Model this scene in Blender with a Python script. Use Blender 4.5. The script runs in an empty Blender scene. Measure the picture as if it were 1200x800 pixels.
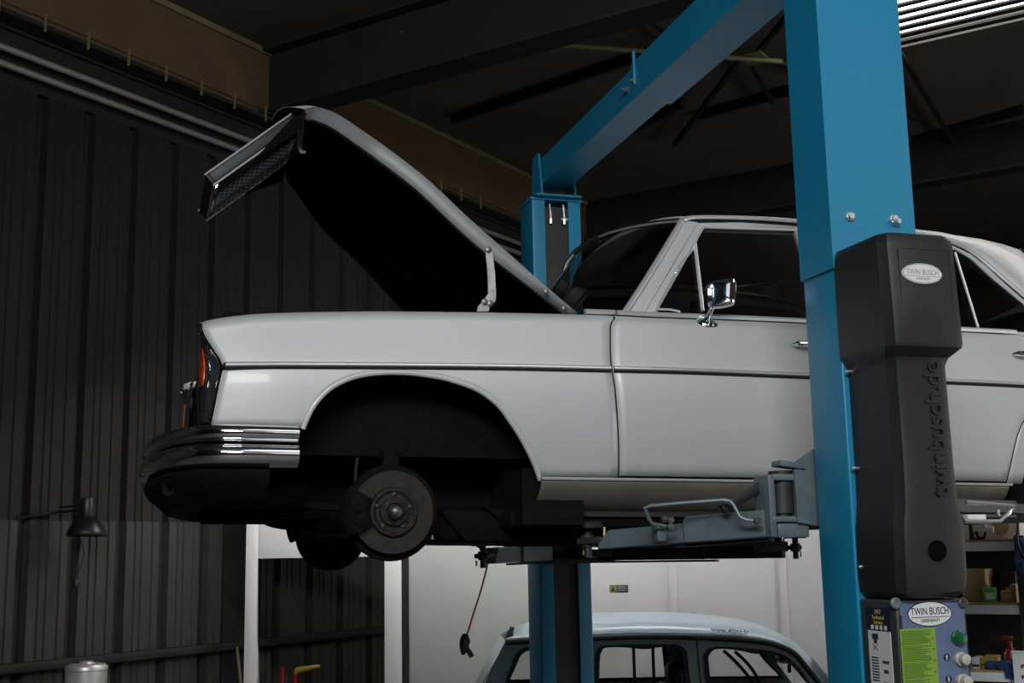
import bpy, bmesh, math, random
from mathutils import Vector, Matrix
random.seed(7)
V = Vector
scene = bpy.context.scene
COL = scene.collection

# ------------------------------------------------------------------ camera
F = 1426.0
PITCH = math.atan(0.172); ROLL = math.radians(1.1); EYE = 1.9
CAM = V((0, 0, EYE))
d_ = V((0, math.cos(PITCH), math.sin(PITCH)))
u0 = V((0, -math.sin(PITCH), math.cos(PITCH))); r0 = V((1, 0, 0))
cr, sr = math.cos(ROLL), math.sin(ROLL)
r_ = r0 * cr - u0 * sr
u_ = r0 * sr + u0 * cr
cam_data = bpy.data.cameras.new('camera')
cam_data.sensor_width = 36.0; cam_data.lens = F / 1200 * 36.0
cam_data.clip_end = 200
cam = bpy.data.objects.new('camera', cam_data); COL.objects.link(cam)
cam.matrix_world = Matrix(((r_.x, u_.x, -d_.x, CAM.x), (r_.y, u_.y, -d_.y, CAM.y), (r_.z, u_.z, -d_.z, CAM.z), (0, 0, 0, 1)))
scene.camera = cam


def ray(x, y):
    return d_ + r_ * ((x - 600) / F) - u_ * ((y - 400) / F)


def hit(x, y, p0, n):
    """the point of a real plane (p0, n) that is measured at a place of the photograph"""
    v = ray(x, y)
    return CAM + v * ((V(p0) - CAM).dot(n) / v.dot(n))


# ------------------------------------------------------------------ frames
YAW = math.radians(17.0); TILT = math.radians(0.8)
e_s = V((math.cos(YAW) * math.cos(TILT), math.sin(YAW) * math.cos(TILT), -math.sin(TILT)))
e_w = V((-math.sin(YAW), math.cos(YAW), 0))
e_h = e_s.cross(e_w)
_v = ray(460, 600); AX = CAM + _v * (4.05 / _v.y)
CAR_O = AX - e_w * 0.12 - e_h * 0.31
l_s = V((math.cos(YAW), math.sin(YAW), 0)); l_z = V((0, 0, 1))
LIFT_O = V((CAR_O.x, CAR_O.y, 0))


def mat4(o, a, b, c):
    return Matrix(((a.x, b.x, c.x, o.x), (a.y, b.y, c.y, o.y), (a.z, b.z, c.z, o.z), (0, 0, 0, 1)))


def cw(x, y, w):                      # photograph -> car frame, at lateral distance w (number or function of h)
    ww = w(1.2) if callable(w) else w
    for _ in range(6 if callable(w) else 1):
        p = hit(x, y, CAR_O + e_w * ww, e_w) - CAR_O
        s, h = p.dot(e_s), p.dot(e_h)
        if callable(w):
            ww = w(h)
    return V((s, ww, h))


def lw(x, y, w):                      # photograph -> lift frame at lateral distance w
    p = hit(x, y, LIFT_O + e_w * w, e_w) - LIFT_O
    return V((p.dot(l_s), p.dot(e_w), p.z))


def interp(tab, x):
    if x <= tab[0][0]: return tab[0][1]
    for (a, b), (c, d) in zip(tab, tab[1:]):
        if x <= c: return b + (d - b) * (x - a) / (c - a)
    return tab[-1][1]


def smooth_interp(tab, x):
    n = len(tab)
    if x <= tab[0][0]: return tab[0][1]
    if x >= tab[-1][0]: return tab[-1][1]
    for i in range(n - 1):
        if x <= tab[i + 1][0]: break
    x0, y0 = tab[i]; x1, y1 = tab[i + 1]
    def sl(j):
        if j == 0 or j == n - 1:
            k = min(max(j, 0), n - 2) if j == 0 else n - 2
            return (tab[k + 1][1] - tab[k][1]) / (tab[k + 1][0] - tab[k][0])
        return (tab[j + 1][1] - tab[j - 1][1]) / (tab[j + 1][0] - tab[j - 1][0])
    L = x1 - x0; t = (x - x0) / L
    m0, m1 = sl(i) * L, sl(i + 1) * L
    return (2*t**3 - 3*t*t + 1) * y0 + (t**3 - 2*t*t + t) * m0 + (-2*t**3 + 3*t*t) * y1 + (t**3 - t*t) * m1


def spline(pts, n=6):                 # Catmull-Rom through points
    out = []
    m = len(pts)
    for i in range(m - 1):
        p0 = pts[max(i - 1, 0)]; p1 = pts[i]; p2 = pts[i + 1]; p3 = pts[min(i + 2, m - 1)]
        for k in range(n):
            t = k / n
            out.append(0.5 * ((2 * p1) + (p2 - p0) * t + (2 * p0 - 5 * p1 + 4 * p2 - p3) * t * t + (3 * p1 - p0 - 3 * p2 + p3) * t ** 3))
    out.append(pts[-1].copy())
    return out


# ------------------------------------------------------------------ materials
def material(name, color, rough=0.5, metal=0.0, coat=0.0, bump=0.0, bscale=60.0, vary=0.0, vscale=4.0, spec=0.5, vcol=None, flake=0.0):
    m = bpy.data.materials.new(name); m.use_nodes = True
    nt = m.node_tree; b = nt.nodes['Principled BSDF']
    b.inputs['Base Color'].default_value = (*color, 1)
    b.inputs['Roughness'].default_value = rough
    b.inputs['Metallic'].default_value = metal
    b.inputs['Coat Weight'].default_value = coat
    b.inputs['Coat Roughness'].default_value = 0.05
    b.inputs['Specular IOR Level'].default_value = spec
    tc = nt.nodes.new('ShaderNodeTexCoord')
    if vary:
        nz = nt.nodes.new('ShaderNodeTexNoise'); nz.inputs['Scale'].default_value = vscale; nz.inputs['Detail'].default_value = 6
        nt.links.new(tc.outputs['Object'], nz.inputs['Vector'])
        mx = nt.nodes.new('ShaderNodeMix'); mx.data_type = 'RGBA'
        c2 = vcol or tuple(c * (1 - vary) for c in color)
        mx.inputs[6].default_value = (*color, 1); mx.inputs[7].default_value = (*c2, 1)
        rp = nt.nodes.new('ShaderNodeMapRange'); rp.inputs[1].default_value = 0.35; rp.inputs[2].default_value = 0.7
        nt.links.new(nz.outputs['Fac'], rp.inputs[0]); nt.links.new(rp.outputs[0], mx.inputs[0])
        nt.links.new(mx.outputs[2], b.inputs['Base Color'])
    if bump:
        n2 = nt.nodes.new('ShaderNodeTexNoise'); n2.inputs['Scale'].default_value = bscale; n2.inputs['Detail'].default_value = 3
        nt.links.new(tc.outputs['Object'], n2.inputs['Vector'])
        bp = nt.nodes.new('ShaderNodeBump'); bp.inputs['Strength'].default_value = bump; bp.inputs['Distance'].default_value = 0.01
        nt.links.new(n2.outputs['Fac'], bp.inputs['Height']); nt.links.new(bp.outputs[0], b.inputs['Normal'])
    return m


def glass_material(name, tint, gloss):
    m = bpy.data.materials.new(name); m.use_nodes = True
    nt = m.node_tree; nt.nodes.clear()
    out = nt.nodes.new('ShaderNodeOutputMaterial')
    tr = nt.nodes.new('ShaderNodeBsdfTransparent'); tr.inputs[0].default_value = (*tint, 1)
    gl = nt.nodes.new('ShaderNodeBsdfGlossy'); gl.inputs['Roughness'].default_value = 0.02
    fr = nt.nodes.new('ShaderNodeFresnel'); fr.inputs[0].default_value = gloss
    mx = nt.nodes.new('ShaderNodeMixShader')
    nt.links.new(fr.outputs[0], mx.inputs[0]); nt.links.new(tr.outputs[0], mx.inputs[1]); nt.links.new(gl.outputs[0], mx.inputs[2])
    nt.links.new(mx.outputs[0], out.inputs[0])
    return m


def emit_material(name, color, strength):
    m = bpy.data.materials.new(name); m.use_nodes = True
    nt = m.node_tree; b = nt.nodes['Principled BSDF']
    b.inputs['Base Color'].default_value = (0.8, 0.8, 0.8, 1)
    b.inputs['Emission Color'].default_value = (*color, 1); b.inputs['Emission Strength'].default_value = strength
    return m


M = {}
M['edge_chrome'] = material('satin_chrome', (0.82, 0.83, 0.84), 0.30, 0.7)
M['flange'] = material('grey_flange_paint', (0.19, 0.195, 0.19), 0.5, 0.2, vary=0.1, vscale=30)
M['sill_shade'] = material('shaded_sill_paint', (0.15, 0.135, 0.11), 0.55, 0.1, vary=0.15, vscale=8)  # dark floor reflection of the body paint put into the sill colour
M['lining'] = material('black_hood_lining', (0.003, 0.003, 0.003), 0.95, vary=0.3, vscale=20, spec=0.05)
M['clear_glass'] = glass_material('clear_glass', (0.9, 0.92, 0.91), 1.4)
M['panel_shaded'] = material('shaded_white_panel', (0.46, 0.48, 0.45), 0.6, vary=0.06, vscale=1.5)  # shading at the white wall's left end put into a grey-green tint
M['silver'] = material('silver_paint', (0.525, 0.52, 0.51), 0.5, 0.2, coat=0.12, vary=0.05, vscale=900, vcol=(0.46, 0.455, 0.445))
M['chrome'] = material('chrome', (0.78, 0.79, 0.80), 0.07, 1.0)
M['dull_chrome'] = material('dull_chrome', (0.62, 0.63, 0.64), 0.22, 1.0)
M['black_gap'] = material('black_rubber', (0.006, 0.006, 0.006), 0.7, vary=0.3, vscale=30)
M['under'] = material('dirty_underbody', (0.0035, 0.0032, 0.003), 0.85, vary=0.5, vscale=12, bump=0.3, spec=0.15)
M['rust'] = material('rusty_iron', (0.027, 0.019, 0.015), 0.75, 0.3, vary=0.55, vscale=28, bump=0.3, bscale=120)
M['rust_dark'] = material('dark_rusty_iron', (0.018, 0.015, 0.012), 0.7, 0.4, vary=0.6, vscale=40, bump=0.4)
M['iron'] = material('worn_steel', (0.22, 0.22, 0.22), 0.45, 0.9, vary=0.5, vscale=40)
M['brass'] = material('yellow_zinc', (0.40, 0.30, 0.09), 0.4, 0.9)
M['glass'] = glass_material('car_glass', (0.30, 0.31, 0.305), 1.35)
M['amber'] = material('amber_lens', (0.75, 0.09, 0.008), 0.15, coat=0.6, vary=0.5, vscale=60)
M['lamp_glass'] = material('dark_lamp_glass', (0.03, 0.035, 0.04), 0.08, coat=0.8, vary=0.4, vscale=25)
M['leather'] = material('dark_leather', (0.02, 0.015, 0.012), 0.6, vary=0.3, bump=0.2)
M['ivory'] = material('ivory_plastic', (0.75, 0.72, 0.66), 0.35, vary=0.05)
M['hingepaint'] = material('worn_light_grey_paint', (0.50, 0.48, 0.44), 0.45, 0.2, vary=0.4, vscale=40)
M['blue'] = material('blue_lift_paint', (0.005, 0.185, 0.33), 0.34, 0.0, coat=0.0, bump=0.06, bscale=500, vary=0.06, vscale=200)
M['greymetal'] = material('grey_lift_paint', (0.125, 0.16, 0.172), 0.42, 0.2, bump=0.05, bscale=300, vary=0.25, vscale=14)
M['blacksteel'] = material('black_steel', (0.012, 0.013, 0.014), 0.5, 0.3, vary=0.4, vscale=20)
M['slot'] = material('oily_steel', (0.035, 0.03, 0.027), 0.55, 0.2, vary=0.4, vscale=10)
M['bolt'] = material('zinc_bolt', (0.62, 0.62, 0.60), 0.3, 0.9, vary=0.15, vscale=80)
M['abs'] = material('black_moulded_plastic', (0.011, 0.0125, 0.011), 0.46, bump=0.18, bscale=420, vary=0.15, vscale=8, spec=0.5)
M['panel_blue'] = material('blue_grey_panel_foil', (0.10, 0.135, 0.235), 0.35, vary=0.15, vscale=6)
M['boxgrey'] = material('dark_grey_enclosure', (0.035, 0.04, 0.042), 0.45, vary=0.2)
M['label_white'] = material('label_silver_white', (0.62, 0.62, 0.60), 0.35, vary=0.06, vscale=40)
M['ink'] = material('dark_blue_ink', (0.008, 0.014, 0.035), 0.5, vary=0.1)
M['inkgrey'] = material('grey_relief', (0.30, 0.30, 0.30), 0.4, vary=0.1)
M['lime'] = material('lime_label', (0.19, 0.32, 0.025), 0.45, vary=0.1, vscale=20)
M['limeink'] = material('dark_green_ink', (0.05, 0.13, 0.012), 0.5, vary=0.1)
M['yellowink'] = material('yellow_ink', (0.55, 0.40, 0.06), 0.5, vary=0.1)
M['redink'] = material('red_ink', (0.35, 0.03, 0.03), 0.5, vary=0.1)
M['greenbtn'] = material('green_button', (0.004, 0.10, 0.03), 0.3, coat=0.5, vary=0.2, vscale=60)
M['whitebtn'] = material('cream_button', (0.42, 0.39, 0.34), 0.4, vary=0.1)
M['white_wall'] = material('white_panel', (0.66, 0.65, 0.66), 0.55, vary=0.05, vscale=1.5, bump=0.03, bscale=200)
M['white_frame'] = material('white_painted_frame', (0.80, 0.79, 0.785), 0.5, vary=0.03, vscale=3)
M['corrugated'] = material('shade_dark_sheet_metal', (0.0065, 0.006, 0.005), 0.7, 0.1, vary=0.3, vscale=1.2, bump=0.05)  # light fall-off up the wall put into this near-black colour
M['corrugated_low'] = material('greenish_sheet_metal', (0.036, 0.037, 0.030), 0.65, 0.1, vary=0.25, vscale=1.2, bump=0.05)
M['groove'] = material('dark_profile_groove', (0.008, 0.008, 0.007), 0.7, vary=0.2)
M['brown'] = material('brown_fascia', (0.10, 0.064, 0.027), 0.8, vary=0.2, vscale=2, bump=0.1, bscale=40)
M['ceiling'] = material('dark_ceiling_sheet', (0.085, 0.074, 0.060), 0.8, vary=0.25, vscale=2, bump=0.1, bscale=60)
M['darkbeam'] = material('dark_steel_beam', (0.014, 0.013, 0.012), 0.7, 0.1, vary=0.3, vscale=4)
M['olive'] = material('olive_rod', (0.16, 0.14, 0.065), 0.6, vary=0.2, vscale=8)
M['pipe'] = material('grey_pipe', (0.26, 0.25, 0.22), 0.45, 0.3, vary=0.2, vscale=6)
M['concrete'] = material('concrete_floor', (0.11, 0.105, 0.10), 0.6, vary=0.3, vscale=1.5, bump=0.08)
M['wallpaint'] = material('dark_wall_paint', (0.03, 0.028, 0.025), 0.8, vary=0.15, vscale=1)
M['sky_panel'] = emit_material('translucent_skylight', (1.0, 0.97, 0.94), 5.5)
M['tube'] = emit_material('added_tube_glow', (1.0, 0.97, 0.94), 52.0)  # glow of the added strip lamp
M['black_plastic'] = material('black_plastic', (0.008, 0.008, 0.008), 0.4, vary=0.2)
M['cable_orange'] = material('orange_cable', (0.60, 0.20, 0.11), 0.5, vary=0.2)
M['tin'] = material('bare_tin', (0.80, 0.77, 0.70), 0.4, 0.6, vary=0.4, vscale=6)
M['wood'] = material('weathered_wood', (0.25, 0.19, 0.10), 0.7, vary=0.4, vscale=14)
M['r4blue'] = material('pale_blue_paint', (0.36, 0.47, 0.54), 0.35, coat=0.3, vary=0.05)
M['r4side'] = material('grey_blue_paint', (0.20, 0.25, 0.27), 0.4, coat=0.2, vary=0.08)
M['shelfwhite'] = material('white_shelf_steel', (0.74, 0.75, 0.75), 0.45, vary=0.08)
M['chip'] = material('chipboard', (0.38, 0.25, 0.13), 0.7, vary=0.25, vscale=40)
M['carton'] = material('cardboard', (0.44, 0.29, 0.14), 0.75, vary=0.12, vscale=10)
M['darkred'] = material('dark_red_plastic', (0.05, 0.008, 0.008), 0.5, vary=0.3)
M['pale'] = material('pale_board', (0.86, 0.76, 0.74), 0.6, vary=0.08)
M['greenpack'] = material('green_packaging', (0.10, 0.42, 0.07), 0.45, vary=0.15)
M['bluecloth'] = material('blue_cloth', (0.012, 0.04, 0.16), 0.8, vary=0.3, vscale=20, bump=0.3)
M['red'] = material('red_plastic', (0.22, 0.012, 0.012), 0.4, vary=0.2)
M['yellow'] = material('yellow_sign', (0.30, 0.25, 0.03), 0.5, vary=0.1)
M['mustard'] = material('mustard_carton', (0.35, 0.26, 0.05), 0.7, vary=0.15)


# ------------------------------------------------------------------ mesh builder
class MB:
    def __init__(self):
        self.bm = bmesh.new(); self.m = 0

    def v(self, p): return self.bm.verts.new(V(p))

    def face(self, vs):
        try:
            f = self.bm.faces.new(vs); f.material_index = self.m; return f
        except ValueError:
            return None

    def box(self, x0, x1, y0, y1, z0, z1, bevel=0.0, seg=2):
        x0, x1 = sorted((x0, x1)); y0, y1 = sorted((y0, y1)); z0, z1 = sorted((z0, z1))
        return self.obox(V(((x0+x1)/2, (y0+y1)/2, (z0+z1)/2)), V((1,0,0)), V((0,1,0)), V((0,0,1)), (x1-x0)/2, (y1-y0)/2, (z1-z0)/2, bevel, seg)

    def obox(self, c, a, b, n, ha, hb, hn, bevel=0.0, seg=2):
        vs = [self.v(c + a*(i*ha) + b*(j*hb) + n*(k*hn)) for i in (-1,1) for j in (-1,1) for k in (-1,1)]
        fs = []
        for q in ((0,1,3,2),(4,6,7,5),(0,4,5,1),(2,3,7,6),(0,2,6,4),(1,5,7,3)):
            fs.append(self.face([vs[i] for i in q]))
        if bevel:
            es = list({e for f in fs for e in f.edges})
            r = bmesh.ops.bevel(self.bm, geom=es, offset=bevel, segments=seg, profile=0.5, affect='EDGES')
            for f in r['faces']: f.material_index = self.m
        return self

    def bar(self, p, q, wid, hgt, up=V((0,0,1)), bevel=0.0):
        p = V(p); q = V(q); a = (q - p); L = a.length; a.normalize()
        b = up.cross(a)
        if b.length < 1e-5: b = V((1,0,0)).cross(a)
        b.normalize(); n = a.cross(b)
        return self.obox((p+q)/2, a, b, n, L/2, wid/2, hgt/2, bevel)

    def prism(self, poly, vec, bevel=0.0, seg=2):
        vec = V(vec)
        a = [self.v(p) for p in poly]; b = [self.v(V(p) + vec) for p in poly]
        n = len(a); fs = [self.face(a[::-1]), self.face(b)]
        for i in range(n): fs.append(self.face([a[i], a[(i+1) % n], b[(i+1) % n], b[i]]))
        if bevel:
            es = list({e for f in fs if f for e in f.edges})
            r = bmesh.ops.bevel(self.bm, geom=es, offset=bevel, segments=seg, profile=0.5, affect='EDGES')
            for f in r['faces']: f.material_index = self.m
        return self

    def loft(self, secs, closed=False, caps=False, ring=False):
        rows = [[self.v(p) for p in s] for s in secs]
        n = len(rows[0]); m = len(rows)
        for i in range(m if ring else m - 1):
            a, b = rows[i], rows[(i+1) % m]
            for j in range(n if closed else n - 1):
                self.face([a[j], a[(j+1) % n], b[(j+1) % n], b[j]])
        if caps and closed:
            self.face(rows[0][::-1]); self.face(rows[-1])
        return self

    def tube(self, pts, r, n=10, caps=True, closed=False):
        pts = [V(p) for p in pts]; m = len(pts)
        rs = r if isinstance(r, (list, tuple)) else [r] * m
        secs = []; ref = None
        for i, p in enumerate(pts):
            if closed: t = pts[(i+1) % m] - pts[i-1]
            else: t = pts[min(i+1, m-1)] - pts[max(i-1, 0)]
            t.normalize()
            if ref is None:
                ref = V((0,0,1)) if abs(t.z) < 0.9 else V((1,0,0))
            b = t.cross(ref); b.normalize(); ref = b.cross(t); ref.normalize()
            secs.append([p + (b * math.cos(2*math.pi*k/n) + ref * math.sin(2*math.pi*k/n)) * rs[i] for k in range(n)])
        return self.loft(secs, closed=True, caps=caps and not closed, ring=closed)

    def cyl(self, p, q, r, r2=None, n=20):
        return self.tube([p, q], [r, r if r2 is None else r2], n)

    def lathe(self, o, axis, prof, n=32, caps=True, arc=None):
        o = V(o); a = V(axis).normalized()
        x = a.cross(V((0,0,1)));
        if x.length < 1e-4: x = V((1,0,0))
        x.normalize(); y = a.cross(x)
        if arc:
            secs = [[o + a*h + (x*math.cos(t) + y*math.sin(t))*r for t in [arc[0] + (arc[1]-arc[0])*k/n for k in range(n+1)]] for r, h in prof]
            return self.loft(secs)
        secs = [[o + a*h + (x*math.cos(2*math.pi*k/n) + y*math.sin(2*math.pi*k/n))*max(r, 1e-4) for k in range(n)] for r, h in prof]
        return self.loft(secs, closed=True, caps=caps)

    def sweep(self, path, section, up=V((0,0,1)), caps=True):
        """section: list of (out, up) offsets; out = horizontal normal of the path (up x tangent)"""
        secs = []; m = len(path)
        for i, p in enumerate(path):
            t = path[min(i+1, m-1)] - path[max(i-1, 0)]; t.normalize()
            o = up.cross(t); o.normalize()
            secs.append([p + o*a + up*b for a, b in section])
        return self.loft(secs, closed=True, caps=caps)

    def fill(self, outer, holes=(), vec=None):
        """planar-ish region with holes, extruded by vec"""
        es = []; loops = [outer] + list(holes)
        for lp in loops:
            vs = [self.v(p) for p in lp]
            for i in range(len(vs)): es.append(self.bm.edges.new((vs[i], vs[(i+1) % len(vs)])))
        r = bmesh.ops.triangle_fill(self.bm, edges=es, use_beauty=True, use_dissolve=False)
        fs = [g for g in r['geom'] if isinstance(g, bmesh.types.BMFace)]
        for f in fs: f.material_index = self.m
        if vec is not None:
            e = bmesh.ops.extrude_face_region(self.bm, geom=fs)
            bmesh.ops.translate(self.bm, vec=V(vec), verts=[g for g in e['geom'] if isinstance(g, bmesh.types.BMVert)])
            for g in e['geom']:
                if isinstance(g, bmesh.types.BMFace):
                    g.material_index = self.m
                    for ed in g.edges:
                        for f2 in ed.link_faces: f2.material_index = self.m
        return self

    def text(self, body, matrix, size=1.0, extrude=0.0, align='CENTER', xs=1.0):
        cu = bpy.data.curves.new('lettering', 'FONT'); cu.body = body; cu.size = size; cu.extrude = extrude
        cu.align_x = align; cu.align_y = 'CENTER'; cu.resolution_u = 3
        ob = bpy.data.objects.new('lettering', cu); COL.objects.link(ob)
        dg = bpy.context.evaluated_depsgraph_get()
        me = bpy.data.meshes.new_from_object(ob.evaluated_get(dg))
        me.transform(matrix @ Matrix.Diagonal((xs, 1, 1, 1)))
        n0 = len(self.bm.faces)
        self.bm.from_mesh(me)
        self.bm.faces.ensure_lookup_table()
        for f in self.bm.faces[n0:]: f.material_index = self.m
        bpy.data.objects.remove(ob); bpy.data.curves.remove(cu); bpy.data.meshes.remove(me)
        return self

    def build(self, name, mat, parent=None, angle=35, mirror=None, matrix=None, solid=0.0, origin=None, recalc=True, smooth=True):
        bm = self.bm
        if mirror is not None:
            for v in bm.verts: v.co.y = mirror - v.co.y
        bmesh.ops.remove_doubles(bm, verts=bm.verts, dist=1e-5)
        if recalc: bmesh.ops.recalc_face_normals(bm, faces=bm.faces)
        if origin is not None:
            for v in bm.verts: v.co -= V(origin)
        me = bpy.data.meshes.new(name); bm.to_mesh(me); bm.free()
        for m in (mat if isinstance(mat, (list, tuple)) else [mat]): me.materials.append(M[m] if isinstance(m, str) else m)
        if smooth:
            for p in me.polygons: p.use_smooth = True
            me.set_sharp_from_angle(angle=math.radians(angle))
        o = bpy.data.objects.new(name, me); COL.objects.link(o)
        if solid:
            md = o.modifiers.new('thickness', 'SOLIDIFY'); md.thickness = abs(solid); md.offset = 1 if solid > 0 else -1
        if parent is not None: o.parent = parent
        if matrix is not None: o.matrix_world = matrix
        if origin is not None and parent is None and matrix is None: o.location = origin
        return o


def tag(o, label=None, cat=None, group=None, kind=None):
    if label: o['label'] = label
    if cat: o['category'] = cat
    if group: o['group'] = group
    if kind: o['kind'] = kind
    return o


def empty(name, matrix, label, cat, group=None):
    o = bpy.data.objects.new(name, None); COL.objects.link(o); o.matrix_world = matrix
    o.empty_display_size = 0.2
    return tag(o, label, cat, group)


def struct(mb, name, mat, **k):
    return tag(mb.build(name, mat, **k), kind='structure')

LP1, LP2, LP3, LP4, LP5, EXPO = 45.0, 570.0, 60.0, 14.0, 110.0, 0.0
# =================================================================== the silver car on the lift
CARM = mat4(CAR_O, e_s, e_w, e_h)
car = empty('sedan_car', CARM, 'silver classic four-door sedan raised on the blue lift, hood open and front wheel off', 'car')
WID = 1.81; MID = WID / 2


def px(lst, w):
    return [cw(x, y, w) for x, y in lst]


top_tab = [(p.x, p.z) for p in px([(236,377),(250,372.5),(270,369),(300,366),(350,364.2),(400,363.3),(450,363),(550,364),(650,366),(720,368),(755,370),(850,373.5),(945,377.5),(1140,388),(1200,391.5)], 0.10)]
top_tab += [(2.9, 1.005), (3.3, 0.965), (3.78, 0.90)]
trim_tab = [(p.x, p.z) for p in px([(265,427),(360,427.5),(460,428),(600,429.5),(717,432),(800,434),(950,440),(1140,447.5),(1200,450.5)], 0.0)] + [(3.0, 0.79), (3.78, 0.765)]
def T(s): return smooth_interp(top_tab, s)
def TR(s): return smooth_interp(trim_tab, s)
up_tab = [(0, .135), (.004, .105), (.012, .078), (.024, .060), (.036, .050), (.06, .044)]
lo_tab = [(.25, .15), (.33, .09), (.40, .054), (.43, .044), (.47, .031), (.54, .015), (.62, .004), (.70, 0), (.74, .003), (.765, .006)]
def W(s, h):
    d = T(s) - h; tr = TR(s)
    if d < .06: w = interp(up_tab, d)
    elif h > tr: w = .044 + (.006 - .044) * (d - .06) / max(T(s) - tr - .06, .01)
    else: w = interp(lo_tab, h - (tr - .765))
    if s < -.35: w += .35 * (s + .35) ** 2
    if s > 3.1: w += .22 * (s - 3.1) ** 2
    if h > .60 and d > .09: w += 0
    return w
DTOP = [.06, .048, .036, .024, .012, .004, 0]


def side_panel(ss, hb, sl=None, sr=None, blend=.2, dtop=DTOP, extra=None, n=12, lip=None):
    """body-side skin: columns ss, lower edge hb(s), upper edge T(s); sl/sr(h) give slanted or curved ends"""
    mb = MB(); s0, s1 = ss[0], ss[-1]; rows = []
    for s in ss:
        col = []; b = hb(s); t = T(s)
        hs = [b + (t - dtop[0] - b) * k / n for k in range(n)] + [t - d for d in dtop]
        for h in hs:
            q = s
            if sl and s < s0 + blend:
                f = (s0 + blend - s) / blend; q += f * (sl(h) - s0)
            if sr and s > s1 - blend:
                f = (s - (s1 - blend)) / blend; q += f * (sr(h) - s1)
            col.append(V((q, W(s, h), h)))
        if extra: col += [V((col[-1].x, w, T(s) - d)) for w, d in extra]
        if lip: col = [V((col[0].x, col[0].y + lip, col[0].z + .004))] + col
        rows.append(col)
    mb.loft(rows)
    return mb


def tabfun(pts, w=0.02):
    t = sorted((p.z, p.x) for p in px(pts, w))
    return lambda h: smooth_interp(t, h)

# ---- shut lines and edges, measured from the photograph on the plane of the car's side
fend_front = tabfun([(235.6,376.5),(242,392.5),(252,410),(261,427),(257,452),(253,472),(249,492),(247,499)], .03)
door_front = tabfun([(727,369),(722,373),(718.4,381),(716.5,400),(715,427),(718,454.5),(722,492),(729.4,557.6)], .02)
SILL = 0.428
arch_pts = px([(355.6,501),(360,490),(367.5,475),(380,460),(392.5,450.6),(410,442.5),(430,437.5),(455,435.4),(480,436),(500,438.5),(520,442),(545,449.5),(565,458.5),(585,474),(600,493),(612,510),(622,526),(631,542),(639.5,560)], 0.0)
ARCH0, ARCH1 = arch_pts[0].x, arch_pts[-1].x
arch_tab = [(p.x, p.z) for p in arch_pts]
LOWF = arch_pts[0].z
def fender_low(s):
    if s <= ARCH0: return LOWF + .002
    if s >= ARCH1: return SILL
    return max(interp(arch_tab, s), SILL)
fs = [-.62 + (ARCH0 + .62) * k / 12 for k in range(13)]
fs += [p.x for p in spline(arch_pts, 3)[1:]]
SD = .755
fs += [ARCH1 + (SD - ARCH1) * k / 8 for k in range(1, 9)]
fs = sorted(set(round(s, 4) for s in fs))
rear_arch = [(2.75 - .30, .43), (2.75 - .295, .50), (2.75 - .27, .60), (2.75 - .20, .68), (2.75 - .12, .725), (2.75, .735), (2.75 + .12, .725), (2.75 + .25, .68), (2.75 + .34, .60), (2.75 + .385, .50), (2.75 + .39, .46)]
def rear_low(s):
    if s < rear_arch[0][0]: return SILL
    if s > rear_arch[-1][0]: return .46
    return interp(rear_arch, s)
rdoor_rear = tabfun([(1232,398),(1236,420),(1234,445),(1222,465),(1208,480),(1196,494),(1191,508),(1188,530),(1187,562)], .02)
SR = 2.39
rs = [SR + .02 * k for k in range(2)] + [2.44 + .04 * k for k in range(18)] + [3.16 + .62 * k / 8 for k in range(9)]
GAP = .006

def grid(a, b, n): return [a + (b - a) * k / n for k in range(n + 1)]

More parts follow.
